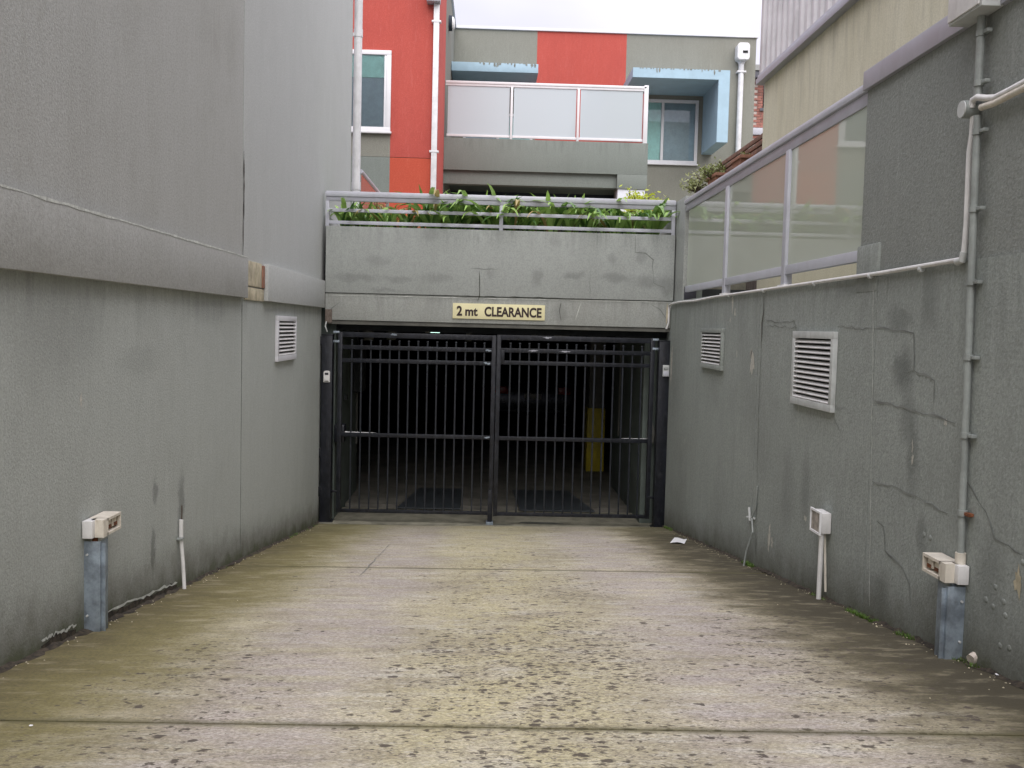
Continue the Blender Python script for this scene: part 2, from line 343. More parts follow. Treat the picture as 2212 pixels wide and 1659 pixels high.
# ------------------------------------------------------------------ object helpers
def wloc(o):
    v = Vector((0, 0, 0))
    while o is not None: v += o.location; o = o.parent
    return v
def tag(o, label=None, cat=None, group=None, kind=None):
    if label: o['label'] = label
    if cat: o['category'] = cat
    if group: o['group'] = group
    if kind: o['kind'] = kind
    return o
def thing(name, loc, label, cat, group=None, kind=None):
    o = bpy.data.objects.new(name, None); COL.objects.link(o); o.location = loc; o.empty_display_size = .1
    return tag(o, label, cat, group, kind)
class MB:
    def __init__(s): s.b = bmesh.new()
    def box(s, x0, x1, y0, y1, z0, z1, bev=0):
        bb = bmesh.new() if bev else s.b
        vs = [bb.verts.new((x, y, z)) for x in (x0, x1) for y in (y0, y1) for z in (z0, z1)]
        for f in ((0, 1, 3, 2), (4, 6, 7, 5), (0, 4, 5, 1), (2, 3, 7, 6), (0, 2, 6, 4), (1, 5, 7, 3)): bb.faces.new([vs[i] for i in f])
        if bev:
            bmesh.ops.bevel(bb, geom=list(bb.edges), offset=bev, segments=2, affect='EDGES', profile=.6)
            s.join(bb)
        return s
    def join(s, bb):
        me = bpy.data.meshes.new('tmp'); bb.to_mesh(me); bb.free(); s.b.from_mesh(me); bpy.data.meshes.remove(me)
    def prism(s, ax, pts, a0, a1):
        def P(p, a): return {'x': (a, p[0], p[1]), 'y': (p[0], a, p[1]), 'z': (p[0], p[1], a)}[ax]
        A = [s.b.verts.new(P(p, a0)) for p in pts]; B = [s.b.verts.new(P(p, a1)) for p in pts]
        n = len(pts)
        for i in range(n): s.b.faces.new((A[i], A[(i + 1) % n], B[(i + 1) % n], B[i]))
        s.b.faces.new(A); s.b.faces.new(B[::-1]); return s
    def beam(s, p, q, wd, ht, up=Vector((0, 0, 1))):
        p, q = Vector(p), Vector(q); d = (q - p).normalized(); sx = d.cross(up)
        if sx.length < 1e-4: sx = Vector((1, 0, 0))
        sx.normalize(); u = sx.cross(d)
        vs = [s.b.verts.new(c + sx * a * wd / 2 + u * b * ht / 2) for c in (p, q) for a, b in ((-1, -1), (1, -1), (1, 1), (-1, 1))]
        for f in ((0, 1, 2, 3), (7, 6, 5, 4), (0, 4, 5, 1), (1, 5, 6, 2), (2, 6, 7, 3), (3, 7, 4, 0)): s.b.faces.new([vs[i] for i in f])
        return s
    def tube(s, pts, r, n=12, rs=None):
        pts = [Vector(p) for p in pts]; rings = []
        prev = None
        for i, p in enumerate(pts):
            d = ((pts[min(i + 1, len(pts) - 1)] - p).normalized() + (p - pts[max(i - 1, 0)]).normalized())
            d.normalize()
            if prev is None:
                u = d.orthogonal().normalized()
            else:
                u = (prev - d * prev.dot(d)).normalized()
            prev = u; v = d.cross(u); rr = rs[i] if rs else r
            rings.append([s.b.verts.new(p + (u * math.cos(2 * math.pi * k / n) + v * math.sin(2 * math.pi * k / n)) * rr) for k in range(n)])
        for a, b in zip(rings, rings[1:]):
            for k in range(n): s.b.faces.new((a[k], a[(k + 1) % n], b[(k + 1) % n], b[k]))
        s.b.faces.new(rings[0][::-1]); s.b.faces.new(rings[-1]); return s
    def quad(s, *ps):
        s.b.faces.new([s.b.verts.new(p) for p in ps]); return s
    def build(s, name, mat, parent=None, label=None, bev=0, kind=None, recalc=True):
        if recalc: bmesh.ops.recalc_face_normals(s.b, faces=list(s.b.faces))
        if bev: bmesh.ops.bevel(s.b, geom=[e for e in s.b.edges if len(e.link_faces) == 2 and e.calc_face_angle(0) > .6], offset=bev, segments=2, affect='EDGES')
        off = wloc(parent) if parent else Vector((0, 0, 0))
        for v in s.b.verts: v.co -= off
        me = bpy.data.meshes.new(name); s.b.to_mesh(me); s.b.free()
        me.materials.append(M[mat] if isinstance(mat, str) else mat)
        me.polygons.foreach_set('use_smooth', [True] * len(me.polygons)); me.set_sharp_from_angle(angle=.6)
        o = bpy.data.objects.new(name, me); COL.objects.link(o)
        if parent: o.parent = parent
        if label: o['label'] = label
        if kind: o['kind'] = kind
        return o
def B(x0, x1, y0, y1, z0, z1, bev=0): return MB().box(x0, x1, y0, y1, z0, z1, bev)
def grid_y(mb, x0, x1, z0, z1, y0, y1, holes):
    """wall facing the camera with rectangular holes (hx0,hx1,hz0,hz1)"""
    xs = sorted({x0, x1, *[h[0] for h in holes], *[h[1] for h in holes]}); zs = sorted({z0, z1, *[h[2] for h in holes], *[h[3] for h in holes]})
    for a, b in zip(xs, xs[1:]):
        for c, d in zip(zs, zs[1:]):
            m = ((a + b) / 2, (c + d) / 2)
            if not any(h[0] < m[0] < h[1] and h[2] < m[1] < h[3] for h in holes): mb.box(a, b, y0, y1, c, d)
    return mb
def copy_tree(o, parent=None):
    c = o.copy(); COL.objects.link(c); c.parent = parent
    for ch in [k for k in bpy.data.objects if k.parent is o]: copy_tree(ch, c)
    return c
def jag(pts, step=.05, amp=.01):
    """wobble a polyline (list of Vectors)"""
    o = [pts[0]]
    for a, b in zip(pts, pts[1:]):
        n = max(1, int((b - a).length / step))
        for i in range(1, n + 1):
            p = a.lerp(b, i / n)
            if i < n or b is not pts[-1]: p = p + Vector((random.uniform(-1, 1), random.uniform(-1, 1), random.uniform(-1, 1))) * amp
            o.append(p)
    return o
def ribbon(pts, nrm, wd, off=.003, step=.05, amp=.01, flat=None):
    """thin raised strip following pts on a plane of normal nrm"""
    nrm = Vector(nrm); mb = MB(); P = jag(pts, step, amp)
    P = [p - nrm * (p - pts[0]).dot(nrm) + nrm * off for p in P]; prev = None
    for i, p in enumerate(P):
        d = (P[min(i + 1, len(P) - 1)] - P[max(i - 1, 0)]).normalized(); s_ = d.cross(nrm).normalized()
        wv = wd * random.uniform(.2, 1.1) / 2 * (0.3 if i in (0, len(P) - 1) else 1)
        a, b = mb.b.verts.new(p - s_ * wv), mb.b.verts.new(p + s_ * wv)
        if prev: mb.b.faces.new((prev[0], a, b, prev[1]))
        prev = (a, b)
    return mb
def blob(c, nrm, up, ru, rv, off=.002, n=18, rag=.35):
    nrm, up = Vector(nrm), Vector(up); s_ = up.cross(nrm).normalized(); mb = MB()
    vs = []
    for k in range(n):
        a = 2 * math.pi * k / n; q = 1 + random.uniform(-rag, rag)
        vs.append(mb.b.verts.new(Vector(c) + nrm * off + s_ * math.cos(a) * ru * q + up * math.sin(a) * rv * q))
    mb.b.faces.new(vs); return mb

XL, XR, YG, FL = -1.8, 1.97, 10.25, -.03      # left wall, right wall, gate line, garage floor level
def gz(x, y): return max(FL, .126 * (10.0 + .1 * x - y)) if y > .8 else .126 * 9.2

# ------------------------------------------------------------------ ground and driveway
g = MB(); g.box(-60, 60, -60, 90, -.6, -.45); tag(g.build('ground', 'gfloor'), 'wide ground under and around the buildings', None, None, 'structure')
drv = thing('driveway', (0, 5, 0), 'sloping concrete driveway running down to the gate', None, None, 'structure')
def slab(y0, y1):
    mb = MB(); nx, ny = 24, max(2, int((y1(0) - y0(0)) / .2)); V = []
    xa, xb = XL - .15, XR + .15
    for j in range(ny + 1):
        row = []
        for i in range(nx + 1):
            x = xa + (xb - xa) * i / nx; y = y0(x) + (y1(x) - y0(x)) * j / ny
            z = gz(x, y)
            if j in (0, ny): z -= .006
            row.append(mb.b.verts.new((x, y, z)))
        V.append(row)
    for j in range(ny):
        for i in range(nx): mb.b.faces.new((V[j][i], V[j][i + 1], V[j + 1][i + 1], V[j + 1][i]))
    # skirt down both ends so the joint has depth
    for row in (V[0], V[-1]):
        low = [mb.b.verts.new((v.co.x, v.co.y, v.co.z - .09)) for v in row]
        for i in range(nx): mb.b.faces.new((row[i], row[i + 1], low[i + 1], low[i]))
    return mb
J1 = lambda x: 2.84 - .046 * x
J2 = lambda x: 6.56 - .075 * x
slab(lambda x: .8, lambda x: J1(x) - .006).build('slab', 'drive', drv); slab(lambda x: J1(x) + .006, lambda x: J2(x) - .005).build('slab', 'drive', drv); slab(lambda x: J2(x) + .005, lambda x: 10.16).build('slab', 'drive', drv)
bed = MB()
for (a, b) in ((.8, 10.3),):
    bed.quad((XL - .15, a, gz(0, a) - .05), (XR + .15, a, gz(0, a) - .05), (XR + .15, b, FL - .05), (XL - .15, b, FL - .05))
bed.build('joint_bed', 'soil', drv)
# hairline cracks across the slabs
for pl in ([(845, 1172), (812, 1205), (775, 1243)], ):
    P = []
    for (px, py) in pl:
        r = ray(px, py); t = (.126 * 10 - 2.12) / (r[2] + .126 * r[1]); p = EYE + r * t; P.append(Vector((p.x, p.y, gz(p.x, p.y) + .001)))
    ribbon(P, (0, .125, .992), .008, .002, .12, .008).build('crack', 'crackf', drv)
fp = MB(); fp.box(-12, 12, -14, .79, .6, 1.158); tag(fp.build('footpath', 'drive'), 'level concrete footpath at the head of the driveway', None, None, 'structure')

gf = MB()
gf.box(XL - .15, XR + .15, 10.17, 11.08, -.4, FL)
thr = tag(gf.build('gate_threshold', 'thresh', None), 'damp level concrete strip under the gate', None, None, 'structure')
gf = MB(); gf.box(-9, 9, 11.27, 34, -.4, FL + .01); gf.box(-9, 9, 11.08, 11.27, -.4, FL - .22)
gfl = tag(gf.build('garage_floor', 'gfloor'), 'dim concrete floor inside the garage', None, None, 'structure')
tr = thing('drain_cover', (-.35, 11.1, FL), 'left dull steel plate bridging the drain behind the gate', 'drain cover', 'steel plates over the drain')
MB().prism('z', [(-1.02, 11.02), (-.28, 11.02), (-.30, 12.4), (-.86, 12.4)], FL + .012, FL + .024).build('plate', 'steelpl', tr)
tr2 = thing('drain_cover', (.8, 11.1, FL), 'right dull steel plate bridging the drain behind the gate', 'drain cover', 'steel plates over the drain')
MB().prism('z', [(.42, 11.02), (1.3, 11.02), (1.1, 12.4), (.36, 12.4)], FL + .012, FL + .024).build('plate', 'steelpl', tr2)
# puddle stains at the threshold
p = oZ(1165, 1126, FL)
w_ = blob((p.x, 10.38, FL), (0, 0, 1), (0, 1, 0), .24, .05, .003, 20, .15).build('wet_patch', M['crackm'], None); w_.parent = thr; w_.location = (0, 0, 0)
w_ = blob((.1, 10.27, FL), (0, 0, 1), (0, 1, 0), .22, .02, .003, 20, .2).build('wet_patch', M['crackm'], None); w_.parent = thr

# ------------------------------------------------------------------ left building
lb = thing('rendered_building', (XL, 7, 0), 'tall grey rendered building side wall left of the driveway', 'building')
B(XL - 5, XL, -6, 6.985, -.5, 2.3).build('wall', 'wall_l', lb)
B(XL - 5, XL, 7.0, 10.3, -.5, 2.3).build('wall', 'wall_l', lb)
B(XL - 5, XL - .0, -6, 6.985, 2.3, 7.4).build('wall', 'wall_lu', lb)
B(XL - 5, XL - .0, 7.0, 12.3, 2.3, 7.4).build('wall', 'wall_lf', lb)
B(XL - 5, XL - .02, 6.98, 7.005, -.5, 7.4).build('joint', 'crackm', lb)
B(XL + .001, XL + .045, -6, 6.99, 2.29, 2.585, .004).build('band', 'wall_lu', lb)
B(XL + .001, XL + .045, 7.62, 10.24, 2.285, 2.575, .004).build('band', 'wall_lf', lb)
# exposed block where the band is missing
B(XL + .001, XL + .012, 7.03, 7.615, 2.28, 2.375, .003).build('block', 'block', lb)
B(XL + .001, XL + .016, 7.03, 7.30, 2.385, 2.57, .003).build('block', 'block', lb)
B(XL + .001, XL + .014, 7.305, 7.53, 2.385, 2.572, .003).build('block', 'block', lb)
B(XL + .001, XL + .02, 7.54, 7.615, 2.385, 2.56, .003).build('block', 'terracotta', lb, 'reddish broken edge piece')
# thin pale line along the top edge of the band, cracks and foot scars
ribbon([Vector((XL + .046, 3, 2.585)), Vector((XL + .046, 6.99, 2.583))], (1, 0, 0), .014, .001, .1, .002).build('pale_edge', 'peelw', lb)
ribbon([Vector((XL, 7.0, 3.35)), Vector((XL, 7.01, 3.1)), Vector((XL, 7.0, 2.6))], (1, 0, 0), .03, .004, .05, .006).build('crack', 'soil', lb)
ribbon([Vector((XL, 6.99, 2.28)), Vector((XL, 6.99, .4))], (1, 0, 0), .012, .003, .08, .003).build('crack', 'crackf', lb)
def foot(ya, yb, h=.045):
    P = [Vector((XL, y, gz(XL, y) + h + random.uniform(-.006, .006))) for y in [ya + (yb - ya) * i / 24 for i in range(25)]]
    ribbon(P, (1, 0, 0), .016, .006, .06, .006).build('flaked_paint', 'peelw', lb)
    Q = [Vector((XL, y, gz(XL, y) + h * .4)) for y in (ya, yb)]
    ribbon(Q, (1, 0, 0), h * 1.1, .004, .06, .008).build('bare_footing', 'soil', lb)
foot(4.45, 5.55); foot(3.85, 4.18, .05)
blob(oX(174, 865, XL), (1, 0, 0), (0, 0, 1), .012, .03, .002).build('chip', 'peel', lb)
blob(oX(392, 1112, XL), (1, 0, 0), (0, 0, 1), .012, .07, .002).build('chip', 'bark', lb)

# round downpipe at the end of the building
pd = oY(775, 0, 12.36)
dp = thing('downpipe', (pd.x, 12.36, 3.0), 'tall round grey downpipe at the far corner of the left building', 'downpipe')
MB().tube([(pd.x, 12.36, 3.05), (pd.x, 12.36, 7.4)], .052, 20).build('pipe', 'pipew', dp)
for yy in (72, 402):
    z = oY(770, yy, 12.36).z
    MB().tube([(pd.x, 12.36, z - .05), (pd.x, 12.36, z + .05)], .058, 20).build('collar', 'pipew', dp)
z = oY(770, 76, 12.36).z
B(pd.x - .09, pd.x + .05, 12.32, 12.335, z - .02, z + .02).build('bracket', 'white', dp)

# louvred vents
def vent(wallx, y0, y1, z0, z1, nb, sgn, label, fm, bm, fw=.04):
    t = thing('wall_vent', (wallx, (y0 + y1) / 2, z0), label, 'vent', 'louvred vents in the side walls')
    a, b = sorted((wallx + sgn * .001, wallx + sgn * .028))
    def bx(*q): return B(a, b, *q, .002)
    bx(y0, y1, z0, z0 + fw).build('frame', fm, t); bx(y0, y1, z1 - fw, z1).build('frame', fm, t)
    bx(y0, y0 + fw, z0 + fw, z1 - fw).build('frame', fm, t); bx(y1 - fw, y1, z0 + fw, z1 - fw).build('frame', fm, t)
    a2, b2 = sorted((wallx + sgn * .001, wallx + sgn * .004)); B(a2, b2, y0 + fw, y1 - fw, z0 + fw, z1 - fw).build('backing', 'dark', t)
    H = (z1 - z0 - 2 * fw); first = None
    for k in range(nb):
        zc_ = z0 + fw + H * (k + .5) / nb; h = H / nb
        if first is None:
            mb = MB(); c = [(wallx + sgn * .006, .12), (wallx + sgn * .009, .18), (wallx + sgn * .026, -.24), (wallx + sgn * .0255, -.40), (wallx + sgn * .022, -.34)]
            mb.prism('y', [(x, zc_ + q * h) for x, q in c], y0 + fw, y1 - fw)
            first = mb.build('slat', bm, t); z00 = zc_
        else:
            c = first.copy(); COL.objects.link(c); c.parent = t; c.location = first.location + Vector((0, 0, zc_ - z00))
    return t
vent(XL, 8.07, 8.85, 1.785, 2.175, 9, 1, 'white framed louvred vent high on the left wall', 'white', 'plastic', .045)
vent(XR, 7.87, 8.65, 1.805, 2.16, 9, -1, 'small louvred vent with green painted frame near the gate', 'wall_r', 'plastic', .04)
vent(XR, 5.30, 6.02, 1.685, 2.143, 12, -1, 'large louvred vent with bare metal frame on the right wall', 'lightgrey', 'plastic', .042)

# ------------------------------------------------------------------ garage structure behind the gate
gar = thing('parking_garage', (0, 10.6, FL), 'dark basement garage behind the black gate', 'garage')
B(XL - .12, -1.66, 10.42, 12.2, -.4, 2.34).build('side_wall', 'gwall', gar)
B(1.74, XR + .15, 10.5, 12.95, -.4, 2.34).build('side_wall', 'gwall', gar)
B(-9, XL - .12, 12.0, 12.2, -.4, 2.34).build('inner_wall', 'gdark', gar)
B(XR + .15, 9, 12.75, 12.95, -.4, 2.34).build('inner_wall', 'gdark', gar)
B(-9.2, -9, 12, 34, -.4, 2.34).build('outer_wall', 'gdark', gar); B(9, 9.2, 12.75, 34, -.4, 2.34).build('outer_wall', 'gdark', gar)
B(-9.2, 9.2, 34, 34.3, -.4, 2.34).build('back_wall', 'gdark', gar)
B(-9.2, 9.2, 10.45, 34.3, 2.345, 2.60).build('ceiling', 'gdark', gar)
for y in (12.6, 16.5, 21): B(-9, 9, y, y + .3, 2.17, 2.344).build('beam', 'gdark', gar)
B(-1.62, -1.5, 10.5, 10.53, 2.28, 2.33).build('bracket', 'gcol', gar)
for (x, y0, y1, r, z) in ((-1.15, 11.2, 16, .05, 2.2), (-.5, 11.4, 18, .055, 2.22), (.45, 11.0, 20, .045, 2.24)):
    MB().tube([(x, y0, z), (x, y1, z)], r, 12).build('ceiling_pipe', 'gcol', gar)
MB().tube([(-1.6, 11.0, 2.12), (1.7, 11.3, 2.12)], .035, 12).build('ceiling_pipe', 'gcol', gar)
def hang(px, py, wd, ht, mat, Y=11.1, name='pipe_fitting', r=None):
    p = oY(px, py, Y)
    MB().tube([(p.x, Y, p.z - ht / 2), (p.x, Y, p.z + ht / 2)], wd / 2, 14).build(name, mat, gar)
hang(795, 722, .13, .14, 'gcol'); hang(845, 722, .12, .13, 'gcol'); hang(797, 703, .16, .04, 'bluepipe'); hang(843, 705, .15, .04, 'bluepipe')
hang(1013, 725, .07, .13, 'gcol'); hang(1155, 720, .08, .1, 'gcol')
p = oY(1214, 717, 11.0); B(p.x - .09, p.x + .09, 11.0, 11.12, p.z - .05, p.z + .06, .01).build('junction_box', 'gcol', gar)
# vertical conduits on the inner side walls
p = oY(1352, 800, 12.6); MB().tube([(1.73, 12.3, 2.2), (1.73, 12.3, .75)], .014, 8).build('conduit', 'gcol', gar)
MB().tube([(-1.645, 12.05, 2.2), (-1.645, 12.05, .6)], .013, 8).build('conduit', 'gcol', gar)
B(-1.655, -1.54, 11.75, 12.1, 1.28, 1.86, .02).build('control_box', 'gdark', gar)
B(-1.655, -1.62, 11.0, 11.1, 1.24, 1.30, .005).build('switch', 'gdark', gar)
es = thing('exit_sign', (oY(930, 705, 11.3).x, 11.3, 2.05), 'small lit box sign hanging just inside the garage', 'sign')
q = es.location
B(q.x - .06, q.x + .0, 11.27, 11.33, 2.04, 2.20, .004).build('housing', 'cream', es)
B(q.x + .002, q.x + .11, 11.285, 11.33, 2.09, 2.20, .004).build('housing', 'gcol', es)
B(q.x + .002, q.x + .11, 11.29, 11.32, 2.04, 2.088).build('lit_face', 'exit', es)
# pillar with yellow guard
pc = oY(1285, 1018, 14.2)
pil = thing('garage_pillar', (pc.x, 14.3, FL), 'square garage pillar with yellow lower guard', 'pillar')
B(pc.x - .12, pc.x + .115, 14.21, 14.62, FL, 2.34).build('column', 'gcol', pil)
za = oY(1285, 882, 14.2).z; zb = oY(1285, 1018, 14.2).z
B(pc.x - .135, pc.x + .13, 14.19, 14.64, zb, za, .004).build('guard', 'yellow', pil)
# parked car, dim
cz = thing('parked_car', (.95, 22, FL), 'dark car parked deep inside the garage', 'car')
cx = 1.0; f0 = FL + .01
MB().prism('x', [(20.5, f0 + .35), (20.45, f0 + .75), (20.55, f0 + .95), (20.9, f0 + 1.38), (22.6, f0 + 1.42), (23.4, f0 + .98), (24.6, f0 + .82), (24.7, f0 + .4), (24.5, f0 + .25), (20.7, f0 + .25)], cx - .85, cx + .85).build('body', 'carpaint', cz, bev=.05)
MB().prism('x', [(20.55, f0 + .985), (20.86, f0 + 1.33), (20.87, f0 + 1.33), (20.6, f0 + .985)], cx - .65, cx + .65).build('rear_window', 'carglass', cz)
B(cx - .19, cx + .19, 20.425, 20.44, f0 + .62, f0 + .73, .003).build('number_plate', 'plate', cz)
for sx in (-1, 1): B(cx + sx * .68 - .14, cx + sx * .68 + .14, 20.43, 20.5, f0 + .72, f0 + .88, .02).build('tail_light', 'taillight', cz)
for sx in (-1, 1):
    for yy in (21.3, 23.9): MB().tube([(cx + sx * .70, yy, f0 + .31), (cx + sx * .88, yy, f0 + .31)], .31, 22).build('wheel', 'tyre', cz)

# ------------------------------------------------------------------ planter wall over the gate
pw = thing('planter_wall', (0, YG, 2.16), 'grey rendered planter wall spanning above the garage gate', 'wall')
B(XL + .045, XR + .02, YG, YG + .2, 2.452, 3.16, .004).build('parapet', 'fascia', pw)
B(XL + .045, XR + .02, YG + .012, YG + .2, 2.16, 2.444, .004).build('lintel', 'lintel', pw)
B(XL + .05, XR + .02, YG + .02, YG + .19, 2.440, 2.456).build('joint', 'crackf', pw)
B(XL + .05, XR, YG + .03, YG + .075, 2.115, 2.157, .003).build('head_track', 'gcol', pw)
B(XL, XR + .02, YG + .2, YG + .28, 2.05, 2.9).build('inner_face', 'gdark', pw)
B(XL + .01, 2.2, 11.15, 11.25, 2.62, 3.10).build('rear_wall', 'fascia', pw)
for pts, wd, mt in (
    ([(1035, 583), (1035, 640), (1031, 652)], .010, 'crackm'), ([(1016, 580), (1075, 582)], .005, 'crackf'), ([(1032, 500), (1033, 530)], .006, 'crackf'),
    ([(1373, 510), (1373, 545), (1395, 548), (1410, 560), (1411, 610), (1420, 616)], .010, 'crackf'), ([(1420, 616), (1434, 620), (1440, 636)], .010, 'crackf'),
    ([(1275, 580), (1274, 640)], .006, 'crackf'), ([(1291, 510), (1290, 530)], .008, 'crackf'), ([(1100, 640), (1240, 645)], .008, 'crackm'), ([(985, 640), (1090, 641)], .009, 'crackm')):
    ribbon([oY(a, b, YG) for a, b in pts], (0, -1, 0), wd, .003, .06, .006).build('crack', mt, pw)
for pts, wd, mt in (([(735, 652), (716, 665), (706, 690)], .012, 'crackf'), ([(1405, 657), (1425, 668), (1440, 690)], .010, 'crackf'), ([(1212, 655), (1209, 672), (1212, 692)], .022, 'crackm'), ([(1254, 656), (1243, 690)], .010, 'peelw')):
    ribbon([oY(a, b, YG + .012) for a, b in pts], (0, -1, 0), wd, .003, .06, .006).build('stain_line', mt, pw)
ribbon([oY(700, 637, YG), oY(1450, 653, YG)], (0, -1, 0), .006, .003, .08, .002).build('pale_edge', 'peelw', pw)
ribbon([oY(1441, 655, YG + .0), oY(1439, 700, YG + .0)], (0, -1, 0), .05, .004, .08, .008).build('bare_strip', 'block', pw)
B(XL + .05, XL + .12, YG - .012, YG + .01, 2.13, 2.27).build('mortar_lump', 'brownwall', pw)

# railing on the planter wall
rl = thing('planter_railing', (0, YG + .08, 3.16), 'grey metal railing with three bars above the planter wall', 'railing')
yr = YG + .06; xa, xb = oY(705, 440, yr).x, oY(1459, 450, yr).x
B(xa - .01, xb + .005, yr - .035, yr + .035, 3.475, 3.535, .02).build('top_rail', 'alu', rl)
B(xa, xb, yr - .02, yr + .02, 3.43, 3.476, .003).build('under_rail', 'alud', rl)
for z in (3.335, 3.205): B(xa, xb, yr - .01, yr + .01, z - .018, z + .018, .003).build('bar', 'alu', rl)
for x in (xa + .015, oY(1083, 460, yr).x, xb - .02): B(x - .02, x + .02, yr - .022, yr + .022, 3.158, 3.43, .003).build('post', 'alu', rl)

# sign
sx0, sx1 = oY(978, 670, YG).x, oY(1177, 675, YG).x
sg = thing('clearance_sign', ((sx0 + sx1) / 2, YG, 2.2), 'pale yellow sign reading 2 mt CLEARANCE above the gate', 'sign')
sz0, sz1 = oY(1077, 690, YG).z, oY(1077, 657, YG).z
B(sx0, sx1, YG - .004, YG + .011, sz0, sz1, .001).build('sign_board', 'sign', sg)
def text(body, x0, x1, z0, z1, y, parent):
    cu = bpy.data.curves.new('lettering', 'FONT'); cu.body = body; cu.offset = .034; cu.extrude = .01; cu.resolution_u = 5
    ob = bpy.data.objects.new('lettering', cu); COL.objects.link(ob); bpy.context.view_layer.update()
    me = bpy.data.meshes.new_from_object(ob.evaluated_get(bpy.context.evaluated_depsgraph_get())); bpy.data.objects.remove(ob); bpy.data.curves.remove(cu)
    mnx, mxx = min(v.co.x for v in me.vertices), max(v.co.x for v in me.vertices); mnz, mxz = min(v.co.y for v in me.vertices), max(v.co.y for v in me.vertices)
    for v in me.vertices:
        X = x0 + (v.co.x - mnx) / (mxx - mnx) * (x1 - x0); Z = z0 + (v.co.y - mnz) / (mxz - mnz) * (z1 - z0)
        v.co = Vector((X, y - v.co.z * .1, Z)) - wloc(parent)
    me.materials.append(M['ink']); o = bpy.data.objects.new('lettering', me); COL.objects.link(o); o.parent = parent; return o
h = sz1 - sz0; zl = sz0 + h * .18; zt = sz0 + h * .83
def sxp(px): return oY(px, 672, YG).x
yt = YG - .0055
text('2', sxp(986.5), sxp(998.5), zl, zt, yt, sg); text('mt', sxp(1005), sxp(1032), zl, zl + (zt - zl) * .82, yt, sg)
text('CLEARANCE', sxp(1046.5), sxp(1170), zl - .002, zt - .002, yt, sg)

# soil in planter
B(XL + .05, XR + .01, YG + .2, 11.15, 2.6, 3.08).build('soil', 'soil', pw)

# ------------------------------------------------------------------ gate posts and leaves
def post(px0, px1, ptop, label, kx, kw):
    Y = 10.22
    x0, x1 = oY(px0, 900, Y).x, oY(px1, 900, Y).x; zt = oY((px0 + px1) / 2, ptop, Y).z
    t = thing('gate_post', ((x0 + x1) / 2, Y, FL), label, 'gate post', 'gate posts')
    B(x0, x1, Y, Y + .12, FL - .02, zt, .006).build('column', 'black', t)
    B(x0 - .004, x1 + .004, Y - .004, Y + .124, zt, zt + .012, .003).build('cap', 'black', t)
    B(x0 - .02, x1 + .02, Y - .01, Y + .14, FL - .01, FL + .012, .002).build('base_plate', 'black', t)
    s_ = 1 if px0 < 1000 else -1; xi = x1 if s_ > 0 else x0; xo = x0 if s_ > 0 else x1
    for zz in (1.93, 2.03, .3):
        B(min(xi, xi + s_ * .065), max(xi, xi + s_ * .065), Y + .05, Y + .07, zz - .012, zz + .012, .003).build('hinge', 'galv' if zz > 1.9 else 'black', t)
    for zz in (1.93, .72, .3):
        B(min(xo, xo - s_ * .035), max(xo, xo - s_ * .035), Y + .02, Y + .08, zz - .05, zz + .05, .004).build('wall_bracket', 'black', t)
    return t, (x0 + x1) / 2
pL, xpl = post(693, 716, 724, 'left black square gate post with rounded key safe', 0, 0)
pR, xpr = post(1419.5, 1443, 738, 'right black square gate post with square key safe', 0, 0)
# key safes
p = oY(706.5, 813, 10.215)
ks = thing('key_safe', (p.x, 10.215, p.z - .06), 'rounded white key safe fixed on the left gate post', 'key safe')
def rrect(cx, cz, w, h, r, top_only=True):
    pts = []
    for (sx, sz, a0) in ((1, 1, 0), (-1, 1, 90)):
        for k in range(6):
            a = rad(a0 + 18 * k); pts.append((cx + sx * (w / 2 - r) + math.cos(a) * r, cz + (h / 2 - r) + math.sin(a) * r))
    pts += [(cx - w / 2, cz - h / 2), (cx + w / 2, cz - h / 2)]; return pts
MB().prism('y', rrect(p.x, p.z, .065, .122, .022), 10.18, 10.219).build('housing', 'plastic', ks, bev=.002)
B(p.x - .019, p.x + .019, 10.176, 10.182, p.z + .018, p.z + .04, .001).build('recess', 'black', ks)
B(p.x - .022, p.x + .022, 10.176, 10.182, p.z - .054, p.z - .048).build('seam', 'crackm', ks)
B(p.x - .024, p.x + .024, 10.174, 10.182, p.z - .045, p.z + .010, .002).build('cover', 'plastic', ks)
p = oY(1438, 801, 10.215)
ks = thing('key_safe', (p.x, 10.215, p.z - .06), 'square silver key safe fixed on the right gate post', 'key safe')
B(p.x - .034, p.x + .034, 10.19, 10.219, p.z - .062, p.z + .062, .003).build('housing', 'lightgrey', ks)
B(p.x - .028, p.x + .028, 10.184, 10.192, p.z - .056, p.z - .004, .002).build('cover', 'alu', ks)
B(p.x - .023, p.x + .023, 10.186, 10.192, p.z + .012, p.z + .034, .001).build('dial_window', 'black', ks)
for k in range(4): B(p.x - .019 + k * .0105, p.x - .011 + k * .0105, 10.183, 10.187, p.z + .016, p.z + .03).build('dial', 'lightgrey', ks)

